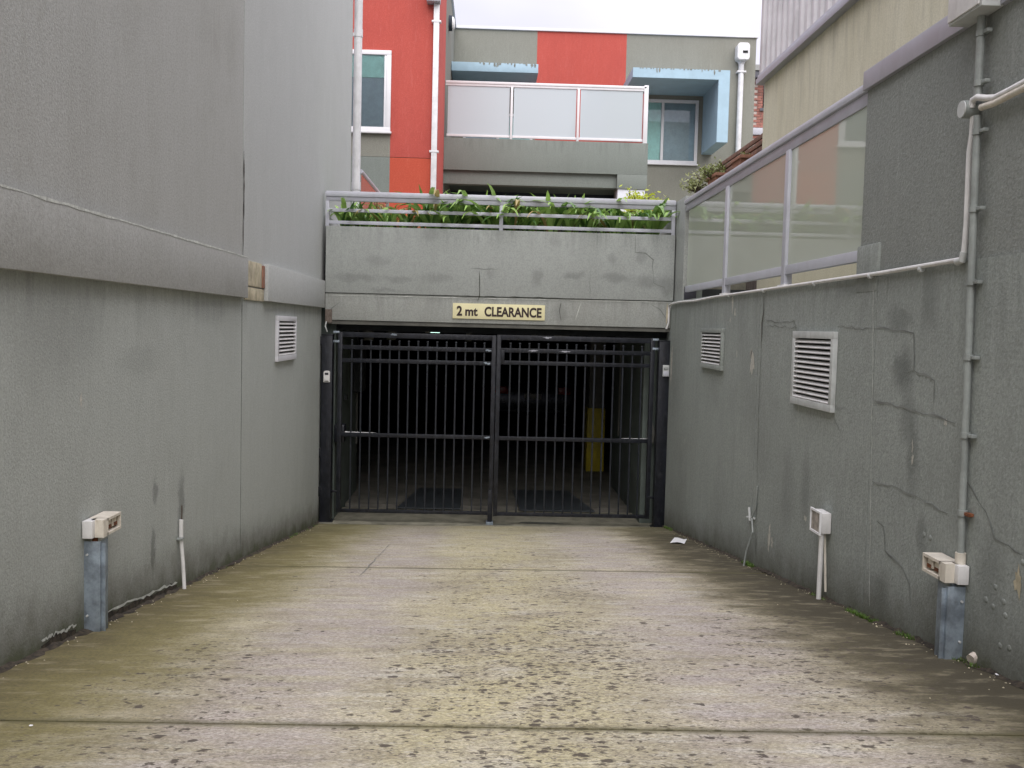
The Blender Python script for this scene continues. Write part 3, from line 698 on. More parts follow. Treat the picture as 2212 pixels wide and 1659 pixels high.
YL = 10.30
def leaf(x0, x1, bars, label, mid_stile_down, ys):
    t = thing('gate_leaf', ((x0 + x1) / 2, YL, FL + .09), label, 'gate', 'two leaves of the driveway gate')
    ztop, z2, z3, zm, zb = ys
    def rail(z, h, nm='rail'): B(x0 + .045, x1 - .045, YL - .02, YL + .02, z - h / 2, z + h / 2, .002).build(nm, 'black', t)
    rail(ztop, .055, 'top_rail'); rail(z2, .045); rail(z3, .042); rail(zm, .042); rail(zb, .035, 'bottom_rail')
    for k, (a, b) in enumerate(((x0, x0 + .045), (x1 - .045, x1))):
        zlow = zb - .02
        if mid_stile_down == k: zlow = FL + .02
        B(a, b, YL - .025, YL + .025, zlow, ztop + .0275, .002).build('stile', 'black', t)
    first = None
    for x in bars:
        if first is None:
            mb = MB(); mb.box(x - .008, x + .008, YL - .008, YL + .008, zb + .015, z2 + .065)
            mb.box(x - .012, x + .012, YL - .012, YL + .012, z2 + .065, z2 + .083, .003)
            first = mb.build('bar', 'bars', t); fx = x
        else:
            c = first.copy(); COL.objects.link(c); c.parent = t; c.location = first.location + Vector((x - fx, 0, 0)); c.rotation_euler.z = random.uniform(-.15, .15) * 0
    return t
def zg(px, py): return oY(px, py, YL).z
x0 = oY(732 - 3, 900, YL).x; xm = oY(1068.5, 900, YL).x; x1 = oY(1409, 900, YL).x
lbars = [oY(729.5 + 8 + 20.45 * 0 + 20.45 * k + 16 - 4, 900, YL).x for k in range(16)]
def barx(px, py): return oY(px, py, YL).x
bl = [barx((1200 + (309 + 61.7 * k) / 1.6588) / 1.8228, 760) for k in range(15)]
brr = [barx((1900 + (182 + 61.3 * k) / 1.6588) / 1.8228, 770) for k in range(15)]
YSL = (zg(900, 726), zg(900, 753), zg(900, 781.5), zg(900, 941.5), zg(900, 1105.5))
YSR = (zg(1240, 732.5), zg(1240, 760), zg(1240, 786.5), zg(1240, 949.5), zg(1240, 1113))
gl_ = leaf(x0, xm - .002, bl, 'left black steel gate leaf with vertical bars and drop bolt', 1, YSL)
gr_ = leaf(xm + .006, x1, brr, 'right black steel gate leaf with vertical bars', 9, YSR)
B(xm - .055, xm - .01, YL - .05, YL - .026, FL + .03, .35, .003).build('drop_bolt', 'black', gl_)
B(xm - .07, xm + .01, YL - .06, YL + .06, FL - .01, FL + .03, .005).build('drop_bolt', 'galv', gl_)
B(xm + .05, xm + .09, YL - .03, YL - .01, YSR[2], YSR[1], .002).build('lock_plate', 'black', gr_)
for (x, z) in ((xm - .08, YSL[1]), (xm - .1, YSL[2]), (xm - .08, YSL[3]), (x0 + .6, YSL[0] + .01)):
    blob((x, YL - .02, z), (0, -1, 0), (0, 0, 1), .03, .012, .0015, 12, .5).build('scuff', 'galv', gl_)
for (x, z) in ((xm + .55, YSR[0] + .008), (xm + .75, YSR[1]), (xm + .4, YSR[1])):
    blob((x, YL - .02, z), (0, -1, 0), (0, 0, 1), .05, .008, .0015, 14, .5).build('scuff', 'alud', gr_)
# opener arms
a = oY(742, 935, 10.42); b = oY(868, 945, 10.36)
am = thing('gate_opener', (a.x, 10.4, a.z), 'white ram arm of the gate opener behind the left leaf', 'gate opener', 'ram arms of the gate openers')
MB().tube([(a.x, 10.42, a.z + .003), (a.x + .33, 10.40, a.z - .0), (a.x + .62, 10.38, a.z - .014)], .012, 12, [.014, .013, .008]).build('rod', 'paper', am)
B(-1.66, a.x + .02, 10.35, 10.5, a.z - .1, a.z + .1, .02).build('bracket', 'black', am)
a = oY(1397, 950, 10.42)
am = thing('gate_opener', (a.x, 10.4, a.z), 'white ram arm of the gate opener behind the right leaf', 'gate opener', 'ram arms of the gate openers')
MB().tube([(a.x, 10.42, a.z), (a.x - .25, 10.40, a.z + .003), (a.x - .5, 10.38, a.z - .004)], .012, 12, [.013, .011, .007]).build('rod', 'paper', am)
MB().prism('y', [(a.x - .0, a.z - .06), (a.x + .08, a.z - .04), (a.x + .09, a.z + .1), (a.x + .05, a.z + .22), (a.x + .01, a.z + .22)], 10.42, 10.47).build('bracket', 'gcol', am, bev=.008)
# small dangling wire at the left post
wr = MB().tube([Vector((oY(705, 694, 10.2).x, 10.2, 2.14)), Vector((oY(703, 705, 10.2).x, 10.19, 2.09)), Vector((oY(707, 717, 10.2).x, 10.2, 2.03))], .007, 6)
tag(wr.build('loose_wire', 'lightgrey'), 'short loose grey wire hanging above the left gate post', 'wire')

# ------------------------------------------------------------------ right side wall
rw = thing('retaining_wall', (XR, 6, 0), 'dark green grey rendered wall along the right of the driveway', 'wall')
YE = 5.065
B(XR, XR + .3, 4.79, 6.87, -.5, 2.445).build('wall', 'wall_r', rw)
B(XR, XR + .3, 6.885, YG + .2, -.5, 2.445).build('wall', 'wall_r', rw)
B(XR, XR + .3, -6, 4.785, -.5, 2.445).build('wall', 'wall_r', rw)
B(XR + .02, XR + .28, 6.86, 6.89, -.4, 2.44).build('joint', 'crackm', rw)
B(XR + .012, XR + .28, -6, YE, 2.445, 3.44).build('upper_wall', 'wall_ru', rw)
B(XR - .012, XR + .31, -6, YE + .012, 3.42, 3.52, .004).build('capping', 'alud', rw)
B(XR - .004, XR + .2, 4.80, 5.08, 2.35, 2.60, .012).build('patch', 'wall_r', rw)
# pier behind the planter end
pr = thing('rendered_pier', (2.05, 9.9, 2.4), 'grey rendered pier beside the planter railing', 'pier')
B(XR + .035, XR + .155, 9.84, YG + 2.4, 2.44, 3.525, .004).build('pier', 'fascia', pr)
B(XR + .155, XR + .26, 9.93, YG + 2.4, 2.44, 3.52).build('pier', 'bgrey', pr)
B(XR + .05, XR + .17, 9.80, 9.838, 2.455, 2.59, .003).build('flashing', 'rubber', pr)
# cracks and scars on the right wall
def RX(a, b): return oX(a, b, XR)
for pts, wd, mt in (
    ([(1651, 640), (1650, 672), (1647, 700), (1645, 760)], .022, 'soil'), ([(1645, 760), (1641, 850), (1638, 960), (1635, 1100), (1633, 1200)], .008, 'crackm'),
    ([(1888, 560), (1886, 800), (1884, 1000), (1880, 1210), (1880, 1310)], .006, 'peelw'), ([(1653, 690), (1680, 698), (1715, 694), (1722, 715)], .008, 'crackf'), ([(1655, 703), (1723, 708)], .006, 'crackf'),
    ([(1870, 594), (1920, 600), (1915, 650)], .006, 'crackf'), ([(1812, 705), (1890, 712), (1900, 708), (1976, 720), (1975, 798), (1950, 802)], .008, 'crackf'),
    ([(1975, 800), (2020, 822), (2018, 885)], .012, 'crackf'), ([(1888, 865), (1950, 880), (2020, 900), (2065, 915)], .012, 'crackf'), ([(1885, 1040), (1940, 1055), (1990, 1080), (2050, 1110)], .012, 'crackf'),
    ([(1895, 1125), (1910, 1140), (1912, 1190), (1950, 1225), (1965, 1260), (1968, 1310)], .012, 'crackf'), ([(2090, 1040), (2130, 1110), (2150, 1160), (2212, 1200)], .012, 'crackf'),
    ([(1800, 895), (1830, 960)], .004, 'crackf'), ([(1727, 840), (1726, 940)], .006, 'peelw'), ([(1700, 600), (1702, 640)], .005, 'peelw'), ([(1560, 660), (1568, 760), (1566, 800)], .004, 'peelw')):
    ribbon([RX(a, b) for a, b in pts], (-1, 0, 0), wd, .003, .05, .007).build('crack', mt, rw)
for px, py, ru, rz in ((1625, 780, .05, .1), (1623, 762, .025, .03), (1451, 790, .04, .16), (1583, 657, .02, .07), (1588, 675, .02, .03), (1578, 690, .01, .02), (1662, 1160, .03, .07), (1668, 1170, .018, .03), (2044, 912, .012, .018), (1972, 992, .012, .02), (1972, 965, .008, .03),
                       (1592, 765, .008, .03), (1740, 1120, .02, .015), (2200, 1260, .03, .05), (1480, 950, .01, .03)):
    b_ = blob(RX(px, py), (-1, 0, 0), (0, 0, 1), ru, rz, .002, 16, .55).build('peeled_patch', 'peel' if px != 2200 else 'block', rw)
for (px, py) in ((2150, 1268), (2168, 1300), (2145, 1310), (2172, 1330), (2130, 1295), (2210, 1215), (2160, 1395), (2180, 1400), (1996, 1155), (2010, 1162)):
    p = RX(px, py); m = bmesh.new(); bmesh.ops.create_uvsphere(m, u_segments=12, v_segments=8, radius=.012)
    for v in m.verts: v.co = Vector((v.co.x * .28, v.co.y * 1.2, v.co.z)) + p
    mb = MB(); mb.join(m); mb.build('plaster_bump', 'wall_r', rw)

# gutter edge pipe (white conduit) along the wall
wc = thing('white_conduit', (XR, 7, 2.42), 'thin white conduit pipe running along the right wall top', 'conduit')
xc_ = XR - .016
pA = [(2078, 560), (1900, 590), (1760, 610), (1650, 626), (1545, 641), (1500, 650), (1470, 652), (1452, 656)]
pts = [oX(a, b, xc_) for a, b in pA]
MB().tube(pts, .0105, 10).build('pipe', 'plastic', wc)
e = pts[-1]; MB().tube([e, (e.x - .01, YG - .02, e.z - .02), (e.x - .01, YG - .025, 2.22), (e.x - .03, YG - .01, 2.15)], .011, 10).build('pipe', 'plastic', wc)
up = [oX(2082, 552, xc_), oX(2088, 480, xc_), oX(2094, 330, xc_), oX(2100, 290, xc_), oX(2102, 245, xc_)]
MB().tube(up, .0115, 10).build('pipe', 'plastic', wc)
MB().tube([oX(2068, 566, xc_), oX(2079, 562, xc_ - .003), oX(2083, 545, xc_)], .0155, 12).build('elbow', 'lightgrey', wc)
for px in (1990, 1880, 1760, 1650, 1575): 
    c_ = oX(px, 572 + (2060 - px) * .137, xc_); MB().tube([c_ - Vector((0, .012, 0)), c_ + Vector((0, .012, 0))], .0135, 10).build('clip', 'lightgrey', wc)

# grey conduit column with electrical box
xg = XR - .02
cd = thing('grey_conduit', (xg, 3.85, .9), 'tall grey conduit running down the right wall to the brick light', 'conduit')
MB().tube([oX(2121, 30, xg), oX(2112, 215, xg)], .0165, 12).build('pipe', 'greypl', cd)
MB().tube([oX(2112, 250, xg), oX(2098, 600, xg), oX(2075, 1195, xg)], .0150, 12).build('pipe', 'greypl', cd)
for py in (72, 180, 285, 452, 610, 772, 940, 1108):
    px = 2121 - (py - 30) * .0385; c_ = oX(px, py, xg)
    MB().tube([c_ - Vector((0, 0, .012)), c_ + Vector((0, 0, .012))], .0195, 12).build('clip', 'greypl' if py != 1108 else 'greypl', cd)
    B(xg - .004, xg + .018, c_.y - .055, c_.y - .018, c_.z - .007, c_.z + .007, .002).build('clip_ear', 'rust' if py == 1108 else 'greypl', cd)
jb = thing('junction_box', oX(2108, 237, xg), 'round grey junction box where the wall conduits meet', 'junction box')
c_ = oX(2108, 237, XR); MB().tube([(XR - .002, c_.y, c_.z), (XR - .055, c_.y, c_.z)], .036, 20).build('housing', 'greypl', jb)
MB().tube([(XR - .056, c_.y, c_.z), (XR - .061, c_.y, c_.z)], .034, 20).build('lid', 'lightgrey', jb)
bp = thing('branch_pipe', oX(2150, 215, xg), 'white bent pipe rising right from the round junction box', 'conduit')
MB().tube([oX(2099, 232, xg - .012), oX(2102, 216, xg - .012), oX(2112, 210, xg - .012), oX(2130, 212, xg), oX(2150, 211, xg), oX(2180, 196, xg), oX(2300, 132, xg)], .0135, 12).build('pipe', 'plastic', bp)
bp = thing('branch_pipe', oX(2160, 225, xg), 'beige pipe rising right from the round junction box', 'conduit')
MB().tube([oX(2120, 232, xg), oX(2150, 222, xg), oX(2212, 190, xg), oX(2300, 144, xg)], .0135, 12).build('pipe', 'cream', bp)
eb = thing('electrical_box', oX(2115, 0, xg), 'white electrical box at the top of the grey conduit', 'electrical box')
p0 = oX(2094, 0, XR - .06); y0b = oX(2145, 20, XR).y
zb_ = oX(2110, 38, XR - .03).z
B(XR - .085, XR + .004, 3.72, 3.99, zb_, zb_ + .42, .006).build('housing', 'lightgrey', eb)
B(XR - .094, XR - .086, 3.73, 3.98, zb_ + .01, zb_ + .41, .004).build('lid', 'plastic', eb)
B(XR - .07, XR - .02, 3.712, 3.719, zb_ + .03, zb_ + .08, .004).build('knockout', 'cream', eb)

# ------------------------------------------------------------------ glass balustrade on right wall
gb = thing('glass_balustrade', (XR + .1, 7.2, 2.44), 'glass balustrade with grey rails on the right wall', 'balustrade')
xg2 = XR + .07
ya, yb = 5.07, oX(1490, 428, xg2).y
B(XR + .01, XR + .085, ya, yb, 3.425, 3.475, .018).build('top_rail', 'alu', gb)
B(XR + .028, XR + .07, ya, yb, 3.355, 3.424, .003).build('under_rail', 'alud', gb)
posts = [oX(1702, 420, XR + .03).y, oX(1570, 500, XR + .03).y]
ybs = [ya] + posts + [oX(1482, 620, XR + .03).y]
for y in posts:
    B(XR + .015, XR + .07, y - .04, y + .04, 2.445, 3.36, .006).build('post', 'alu', gb)
    B(XR + .005, XR + .1, y - .075, y + .075, 2.443, 2.458, .003).build('base_plate', 'plastic', gb)
def zr(px, py): return oX(px, py, XR + .03).z
for i in range(3):
    a, b = ybs[i] + (.042 if i else 0), ybs[i + 1] - (.042 if i < 2 else 0)
    B(XR + .02, XR + .06, a - (.0 if i == 0 else .06), b, 2.525, 2.585, .003).build('bottom_rail', 'alu', gb)
    B(XR + .036, XR + .044, a, b, 2.586, 3.356).build('pane', 'glass', gb)

# ------------------------------------------------------------------ beige clad building behind glass
bb = thing('clad_building', (3, 6, 2.4), 'beige rendered building with metal cladding above on the right', 'building')
XB = 2.9
B(XB, XB + 5, -6, 10.28, 1.5, 4.80).build('wall', 'beige', bb)
B(XB - .075, XB + 5, -6, 10.36, 4.80, 4.86, .004).build('flashing', 'alud', bb)
B(XB - .06, XB + 5, -6, 10.34, 4.862, 4.90).build('flashing', 'alu', bb)
prof = []
sw = .72
def sheet():
    pts = []; k = 0; y = 0
    for i in range(4):
        y0 = i * .18
        pts += [(y0, .0), (y0 + .11, .0), (y0 + .125, -.028), (y0 + .165, -.028)]
    pts.append((.72, 0))
    return pts
base = sheet(); first = None
for k in range(22):
    yy = 10.30 - sw * (k + 1)
    if first is None:
        mb = MB(); P = [(XB - .02 + q, yy + y) for y, q in base] + [(XB + .05, yy + .72), (XB + .05, yy)]
        mb.prism('z', P, 4.902, 9.4); first = mb.build('cladding_panel', 'clad', bb); fy = yy
    else:
        c = first.copy(); COL.objects.link(c); c.parent = bb; c.location = first.location + Vector((0, yy - fy + .0005 * k, 0))
B(XB + .06, XB + 5, -6, 10.28, 4.9, 9.4).build('wall', 'beige', bb)
B(XB - .045, XB - .0, 10.305, 10.345, 4.902, 9.4, .003).build('corner_trim', 'clad', bb)
# walkway between glass and beige wall
B(XR + .3, XB, -6, 12.5, 1.6, 2.42).build('walkway', 'thresh', bb)
# low planter wall beyond with timber trough
lw = thing('stained_wall', (3.1, 12, 2.9), 'dark stained low wall continuing beyond the beige building', 'wall')
zt_ = 4.15
B(3.05, 3.3, 10.29, 13.6, 1.8, zt_).build('wall', 'brownwall', lw)
tg = thing('timber_trellis', (3.1, 12, zt_), 'brown timber slatted trough on top of the stained wall', 'trellis')
for k, z in enumerate((zt_ + .06, zt_ + .13, zt_ + .20)): B(3.03, 3.055, 10.3, 12.75, z - .025, z + .025, .003).build('slat', 'timber', tg)
for y in (10.5, 11.6, 12.7): B(3.056, 3.1, y, y + .05, zt_, zt_ + .23, .003).build('post', 'timber', tg)
B(3.1, 3.3, 10.3, 12.75, zt_, zt_ + .18).build('trough', 'timber', tg)

# potted jade plants
def pot(x, y, z, lx, ly, h, label, group='terracotta pots along the right wall'):
    t = thing('planter_pot', (x, y, z), label, 'plant pot', group)
    mb = MB(); A = []
    for (s, zz) in ((.8, z), (1, z + h)):
        A.append([mb.b.verts.new((x + a * lx / 2 * s, y + b * ly / 2 * s, zz)) for a, b in ((-1, -1), (1, -1), (1, 1), (-1, 1))])
    for i in range(4): mb.b.faces.new((A[0][i], A[0][(i + 1) % 4], A[1][(i + 1) % 4], A[1][i]))
    mb.b.faces.new(A[0]); mb.b.faces.new(A[1]); mb.build('pot', 'terracotta', t)
    B(x - lx / 2 - .012, x + lx / 2 + .012, y - ly / 2 - .012, y + ly / 2 + .012, z + h - .035, z + h + .005, .004).build('rim', 'terracotta', t)
    return t
def bush(name, c, R, nb, nl, mat, ls, label, cat, group=None, stem=True, flat=1.0, joined=True):
    t = thing(name, (c[0], c[1], c[2]), label, cat, group)
    c = Vector(c); sb = MB(); tips = []
    for i in range(nb):
        a = random.uniform(0, 2 * math.pi); e = random.uniform(.25, 1.35)
        d = Vector((math.cos(a) * math.cos(e), math.sin(a) * math.cos(e), math.sin(e) * flat)) * R * random.uniform(.5, 1.05)
        m_ = c + d * .5 + Vector((random.uniform(-1, 1), random.uniform(-1, 1), 0)) * R * .12
        sb.tube([c, m_, c + d], .008, 5, [R * .05, R * .035, R * .015]); tips += [c + d, m_ + d * .2, c + d * .8]
    sb.build('stem', 'bark', t)
    lf = MB()
    for i in range(nl):
        p = random.choice(tips) + Vector((random.gauss(0, 1), random.gauss(0, 1), random.gauss(0, 1))) * R * .13
        n_ = Vector((random.gauss(0, 1), random.gauss(0, 1), random.gauss(0, 1) + .4)).normalized(); u = n_.orthogonal().normalized(); u.rotate(Matrix.Rotation(random.uniform(0, 6.3), 3, n_)); v = n_.cross(u)
        s = ls * random.uniform(.6, 1.25)
        vs = [lf.b.verts.new(p + q) for q in (u * -s, v * s * .42 - u * .1 * s, u * s, v * s * -.42 - u * .1 * s)]
        lf.b.faces.new(vs)
    lf.build('foliage', mat, t, recalc=False)
    return t
def wallpos(px, py, x=3.0): return oX(px, py, x)
p = oX(1553, 392, 2.97); pot(p.x, p.y, p.z - .1, .2, .5, .17, 'terracotta trough pot with jade plant on the stained wall')
p = oX(1605, 340, 2.94); pot(p.x, p.y, p.z - .13, .16, .42, .12, 'small terracotta pot tucked below the timber trough')
q = oX(1612, 332, 2.94); bush('pot_plant', (q.x, q.y, q.z - .07), .11, 8, 60, 'jade', .022, 'tiny green plant in the small terracotta pot', 'plant')
p = oX(1535, 395, 2.95); bush('jade_plant', (p.x, p.y, p.z), .30, 26, 420, 'jade', .026, 'branching jade plant growing in the terracotta trough', 'plant')
p = oX(1503, 415, 2.75); bush('jade_plant', (p.x, p.y, p.z), .22, 26, 420, 'jade', .024, 'low round jade plant beside the rendered pier', 'plant')
p = oX(1553, 380, 2.9); bush('jade_plant', (p.x, p.y + .3, p.z), .24, 20, 300, 'jade', .024, 'jade plant leaning on the end of the timber trough', 'plant')

# ------------------------------------------------------------------ rear apartment building
ap = thing('apartment_building', (1, 18, 3), 'two storey apartment block with red and grey panels behind the planter', 'apartment block')
YT, YBk, YF = 15.7, 18.0, 21.8; XS = -.912; TOP = 8.81
wx0, wx1, wz0, wz1 = -2.6, oY(844.5, 200, YT).x, oY(841, 285, YT).z, oY(845, 110, YT).z
zr1 = oY(800, (1075 / 1.746) / 1.8228, YT).z     # paint line under window
mb = MB(); grid_y(mb, -4.2, XS - .0, wz0, TOP, YT, YT + .25, [(wx0, wx1, wz0, wz1)]); mb.build('wall', 'red', ap, 'red upper wall of the tower')
B(wx1, XS, YT + .0, YT + .25, zr1, wz0 - .0).build('wall', 'red', ap)
B(wx1, XS, YT + .0, YT + .25, 2.6, zr1 - .008).build('wall', 'red2', ap, 'faded orange red lower wall')
B(wx1 + .002, XS - .01, YT + .008, YT + .2, zr1 - .008, zr1).build('joint', 'crackm', ap)
B(-4.2, wx1 - .0, YT + .0, YT + .25, zr1, wz0).build('wall', 'beige_x', ap, 'beige panel below the window')
B(-4.2, wx1 - .0, YT + .0, YT + .25, 2.6, zr1 - .004).build('wall', 'bgrey', ap, 'grey panel below the window')
B(-4.2, XS - .0, YT + .25, YBk, 2.6, TOP - .01).build('side_wall', 'redside', ap)
B(-4.2, XS - .0, YBk, YF + .2, 2.6, TOP - .01).build('side_wall', 'beige_x', ap)
def window(x0, x1, z0, z1, Y, fr=.06, mull=None, panes=None, sill=True, parent=ap, back=('curtain',), proud=.03):
    w = B(x0, x1, Y - proud, Y + .04, z1 - fr, z1, .003); w.box(x0, x1, Y - proud, Y + .04, z0, z0 + fr, .003)
    w.box(x0, x0 + fr, Y - proud, Y + .04, z0 + fr, z1 - fr, .003); w.box(x1 - fr, x1, Y - proud, Y + .04, z0 + fr, z1 - fr, .003)
    f = w.build('window', 'white', parent)
    if sill: B(x0 - .02, x1 + .02, Y - proud - .04, Y - .001, z0 - .035, z0 - .002, .003).build('sill', 'white', f)
    xs = [x0 + fr] + ([mull] if mull else []) + [x1 - fr]
    for i in range(len(xs) - 1):
        a, b = xs[i], xs[i + 1]
        if i: B(a - .03, a + .03, Y - proud - .005, Y + .02, z0 + fr, z1 - fr, .003).build('mullion', 'white', f)
        B(a, b, Y - .005, Y + .003, z0 + fr, z1 - fr).build('pane', 'pane', f)
        bk = back[min(i, len(back) - 1)]
        B(a, b, Y + .02, Y + .03, z0 + fr, z1 - fr).build('blind', bk, f)
    return f
f = window(wx0, wx1, wz0, wz1, YT, .07, None, back=('curtainw',))
B(wx0 + .07, wx1 - .07, YT + .008, YT + .018, wz1 - .07 - .36, wz1 - .07).build('rolled_blind', 'curtain', f)
B(wx1 - .11, wx1 - .072, YT - .02, YT + .03, wz0 + .07, wz1 - .07, .003).build('sash', 'white', f)
# facade
fz = lambda px, py: oY(px, py, YF).z
fx = lambda px, py: oY(px, py, YF).x
rx0, rx1 = fx(1160, 120), fx(1353, 120)
hx0, hx1, hz0, hz1 = fx(1385, 300), fx(1507, 290), fx(1455, 355) * 0 + fz(1455, 354), fz(1455, 216)
dx0, dx1, dz0, dz1 = fx(1000, 300), fx(1150, 300), 5.0, 6.95
FX1 = fx(1633, 120)
mb = MB(); grid_y(mb, XS + .002, rx0, 5.0, TOP, YF, YF + .25, [(dx0, dx1, 5.0, dz1)]); mb.build('wall', 'beige_x', ap)
B(rx0, rx1, YF, YF + .25, 4.6, TOP).build('wall', 'red', ap, 'red panel in the middle of the rear wall')
mb = MB(); grid_y(mb, rx1, FX1, 2.6, TOP, YF, YF + .25, [(hx0, hx1, hz0, hz1)]); mb.build('wall', 'beige_x', ap)
B(FX1 - .25, FX1, YF + .25, 30, 2.6, TOP - .01).build('side_wall', 'beige_x', ap)
B(XS - .0, FX1 + .03, YF - .04, YF + .28, TOP, TOP + .06, .004).build('roof_capping', 'white', ap)
B(-4.2, XS + .04, YT - .04, YF - .05, TOP, TOP + .06, .004).build('roof_capping', 'white', ap)
window(hx0, hx1, hz0, hz1, YF, .07, fx(1430, 290), back=('curtain', 'curtainw'))
window(dx0, dx1, 5.02, dz1, YF, .06, (dx0 + dx1) / 2, back=('curtainw', 'curtain'), sill=False)
# hoods
def hood(name, corner_out, label):
    pass
YH = 20.35
hf = lambda px, py: oY(px, py, YH)
a = hf(1367.5, 145); b = hf(1577.5, 152); cI = hf(1552.5, 171); d = hf(1570, 308)
ztp = (a.z + b.z) / 2; zin = hf(1367, 168).z; zin = (zin + cI.z) / 2; zbt = d.z; xo = b.x; xi = cI.x; xl = a.x
P = [(xl, ztp), (xo, ztp), (xo, zbt), (xi, zbt), (xi, zin), (xl, zin)]
ho = MB().prism('y', P, YH, YF - .001).build('window_hood', 'blue', ap, 'pale blue inverted L hood round the right window', bev=.005)
a = hf(972, 133); b = hf(1163, 138); zl_ = hf(1163, 158).z
B(XS + .01, b.x, YH, YF - .001, zl_, (a.z + b.z) / 2, .005).build('window_hood', 'blue', ap, 'pale blue flat hood over the balcony door')
# drip stains along the top of the hoods
for (x0_, x1_, z_) in ((xl + .15, xl + .95, ztp), (xl + 1.0, xo - .2, ztp), (-.3, b.x - .05, (a.z + b.z) / 2)):
    x = x0_
    while x < x1_:
        hgt = random.uniform(.01, .06) * (1.7 if x_ else 1) if (x_ := random.random() > .7) else random.uniform(.005, .03)
        blob((x, YH, z_ - hgt * .5), (0, -1, 0), (0, 0, 1), random.uniform(.012, .03), hgt * .7, .003, 10, .4).build('drip_stain', 'crackf', ap); x += random.uniform(.05, .12)
# balcony
bz0 = oY(1180, 303, YBk).z; zst = oY(1180, 372, YBk).z; zso = oY(1150, 400, YBk).z
xBR = oY(1399, 350, YBk).x; xCL = oY(1333, 390, YBk).x
B(XS + .002, xBR, YBk, YBk + .18, zst, bz0, .004).build('balcony_parapet', 'bgrey', ap)
B(XS + .002, xCL, YBk + .08, YBk + .3, zso, zst - .001, .003).build('balcony_beam', 'bgrey', ap)
B(xCL + .001, xBR, YBk, YBk + .5, zso - .02, zst - .001, .003).build('balcony_corner', 'bgrey', ap)
B(XS + .002, xBR - .002, YBk + .181, YF - .001, zst + .1, zst + .35).build('balcony_slab', 'bgrey', ap)
B(xBR - .18, xBR - .003, YBk + .5, YF - .001, zso - .02, bz0 - .001).build('balcony_side', 'bgrey', ap)
B(xCL + .02, xBR - .03, YBk + .02, YBk + .45, 2.9, zso - .021, .004).build('column', 'whitec', ap)
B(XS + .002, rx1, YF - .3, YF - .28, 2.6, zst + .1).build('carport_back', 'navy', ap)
B(XS - 4, FX1 + 6, 11.26, 33, 2.62, 2.9).build('podium', 'thresh', ap)
# balcony balustrade
bl_ = thing('balcony_balustrade', (1, YBk + .05, bz0), 'frosted glass balcony balustrade with pale frame', 'balustrade')
zt1 = oY(1180, 179, YBk).z; Yb = YBk + .05
B(XS + .01, xBR - .05, Yb - .03, Yb + .03, zt1 - .05, zt1, .012).build('top_rail', 'white', bl_)
B(XS + .01, xBR - .05, Yb - .018, Yb + .018, zt1 - .09, zt1 - .051, .003).build('under_rail', 'white', bl_)
zlo = oY(1180, 297, YBk).z
bx = [XS + .02, oY(1105, 240, Yb).x, oY(1249, 240, Yb).x, xBR - .06]
for i, x in enumerate(bx):
    if i == 0: continue
    hwd = .04 if i == 3 else .022
    B(x - hwd, x + hwd, Yb - .03, Yb + .03, bz0 + .001, zt1 + (.02 if i == 3 else -.09), .004).build('post', 'white', bl_)
for i in range(3):
    a, b = bx[i] + .03, bx[i + 1] - (.03 if i < 2 else .05)
    B(a - .005, b + .005, Yb - .015, Yb + .015, zlo - .02, zlo + .025, .003).build('bottom_rail', 'white', bl_)
    B(a + .01, b - .01, Yb - .004, Yb + .004, zlo + .026, zt1 - .091).build('pane', 'frost', bl_)
# side return of the balustrade
B(xBR - .10, xBR - .05, Yb + .04, YF - .02, zt1 - .05, zt1).build('top_rail', 'white', bl_)
B(xBR - .08, xBR - .072, Yb + .04, YF - .02, zlo, zt1 - .06).build('pane', 'frost', bl_)
# rainwater pipes and heads
xp = oY(937, 200, YT - .06)
rp = thing('rainwater_pipe', (xp.x, YT - .05, 3), 'square white downpipe on the red tower', 'downpipe')
xa_ = oY(942, 100, YT - .05).x
B(xa_ - .045, xa_ + .045, YT - .085, YT - .005, 2.95, oY(935, 6, YT - .1).z - .002, .006).build('pipe', 'pipew', rp)
for py in (49, 329):
    z = oY(940, py, YT).z; B(xa_ - .075, xa_ + .075, YT - .09, YT - .002, z - .016, z + .016, .004).build('bracket', 'white', rp)
hz_ = oY(935, 6, YT - .1).z
B(xa_ - .16, xa_ + .06, YT - .2, YT - .002, hz_, hz_ + .4, .01).build('rain_head', 'alud', rp)
c_ = oY(1603, 112, YF - .1)
rp = thing('rainwater_pipe', (c_.x, YF - .1, 4), 'white round downpipe with rain head on the rear wall', 'downpipe')
MB().tube([(c_.x - .0, YF - .08, 2.95), (c_.x, YF - .08, oY(1603, 132, YF - .1).z)], .062, 14).build('pipe', 'pipew', rp)
z0_, z1_ = oY(1603, 133, YF - .1).z, oY(1603, 96, YF - .1).z
MB().prism('y', [(c_.x - .10, z0_), (c_.x + .10, z0_), (c_.x + .14, z0_ + .05), (c_.x + .14, z1_ - .05), (c_.x + .10, z1_), (c_.x - .10, z1_), (c_.x - .14, z1_ - .05), (c_.x - .14, z0_ + .05)], YF - .26, YF - .002).build('rain_head', 'pipew', rp, bev=.012)
B(c_.x - .02, c_.x + .09, YF - .27, YF - .255, (z0_ + z1_) / 2 - .04, (z0_ + z1_) / 2 + .01).build('overflow_slot', 'dark', rp)
MB().tube([(c_.x, YF - .08, z0_ - .04), (c_.x, YF - .08, z0_)], .08, 14).build('collar', 'pipew', rp)
B(c_.x - .1, c_.x + .1, YF - .15, YF - .003, oY(1603, 158, YF).z - .02, oY(1603, 158, YF).z + .02, .004).build('bracket', 'pipew', rp)
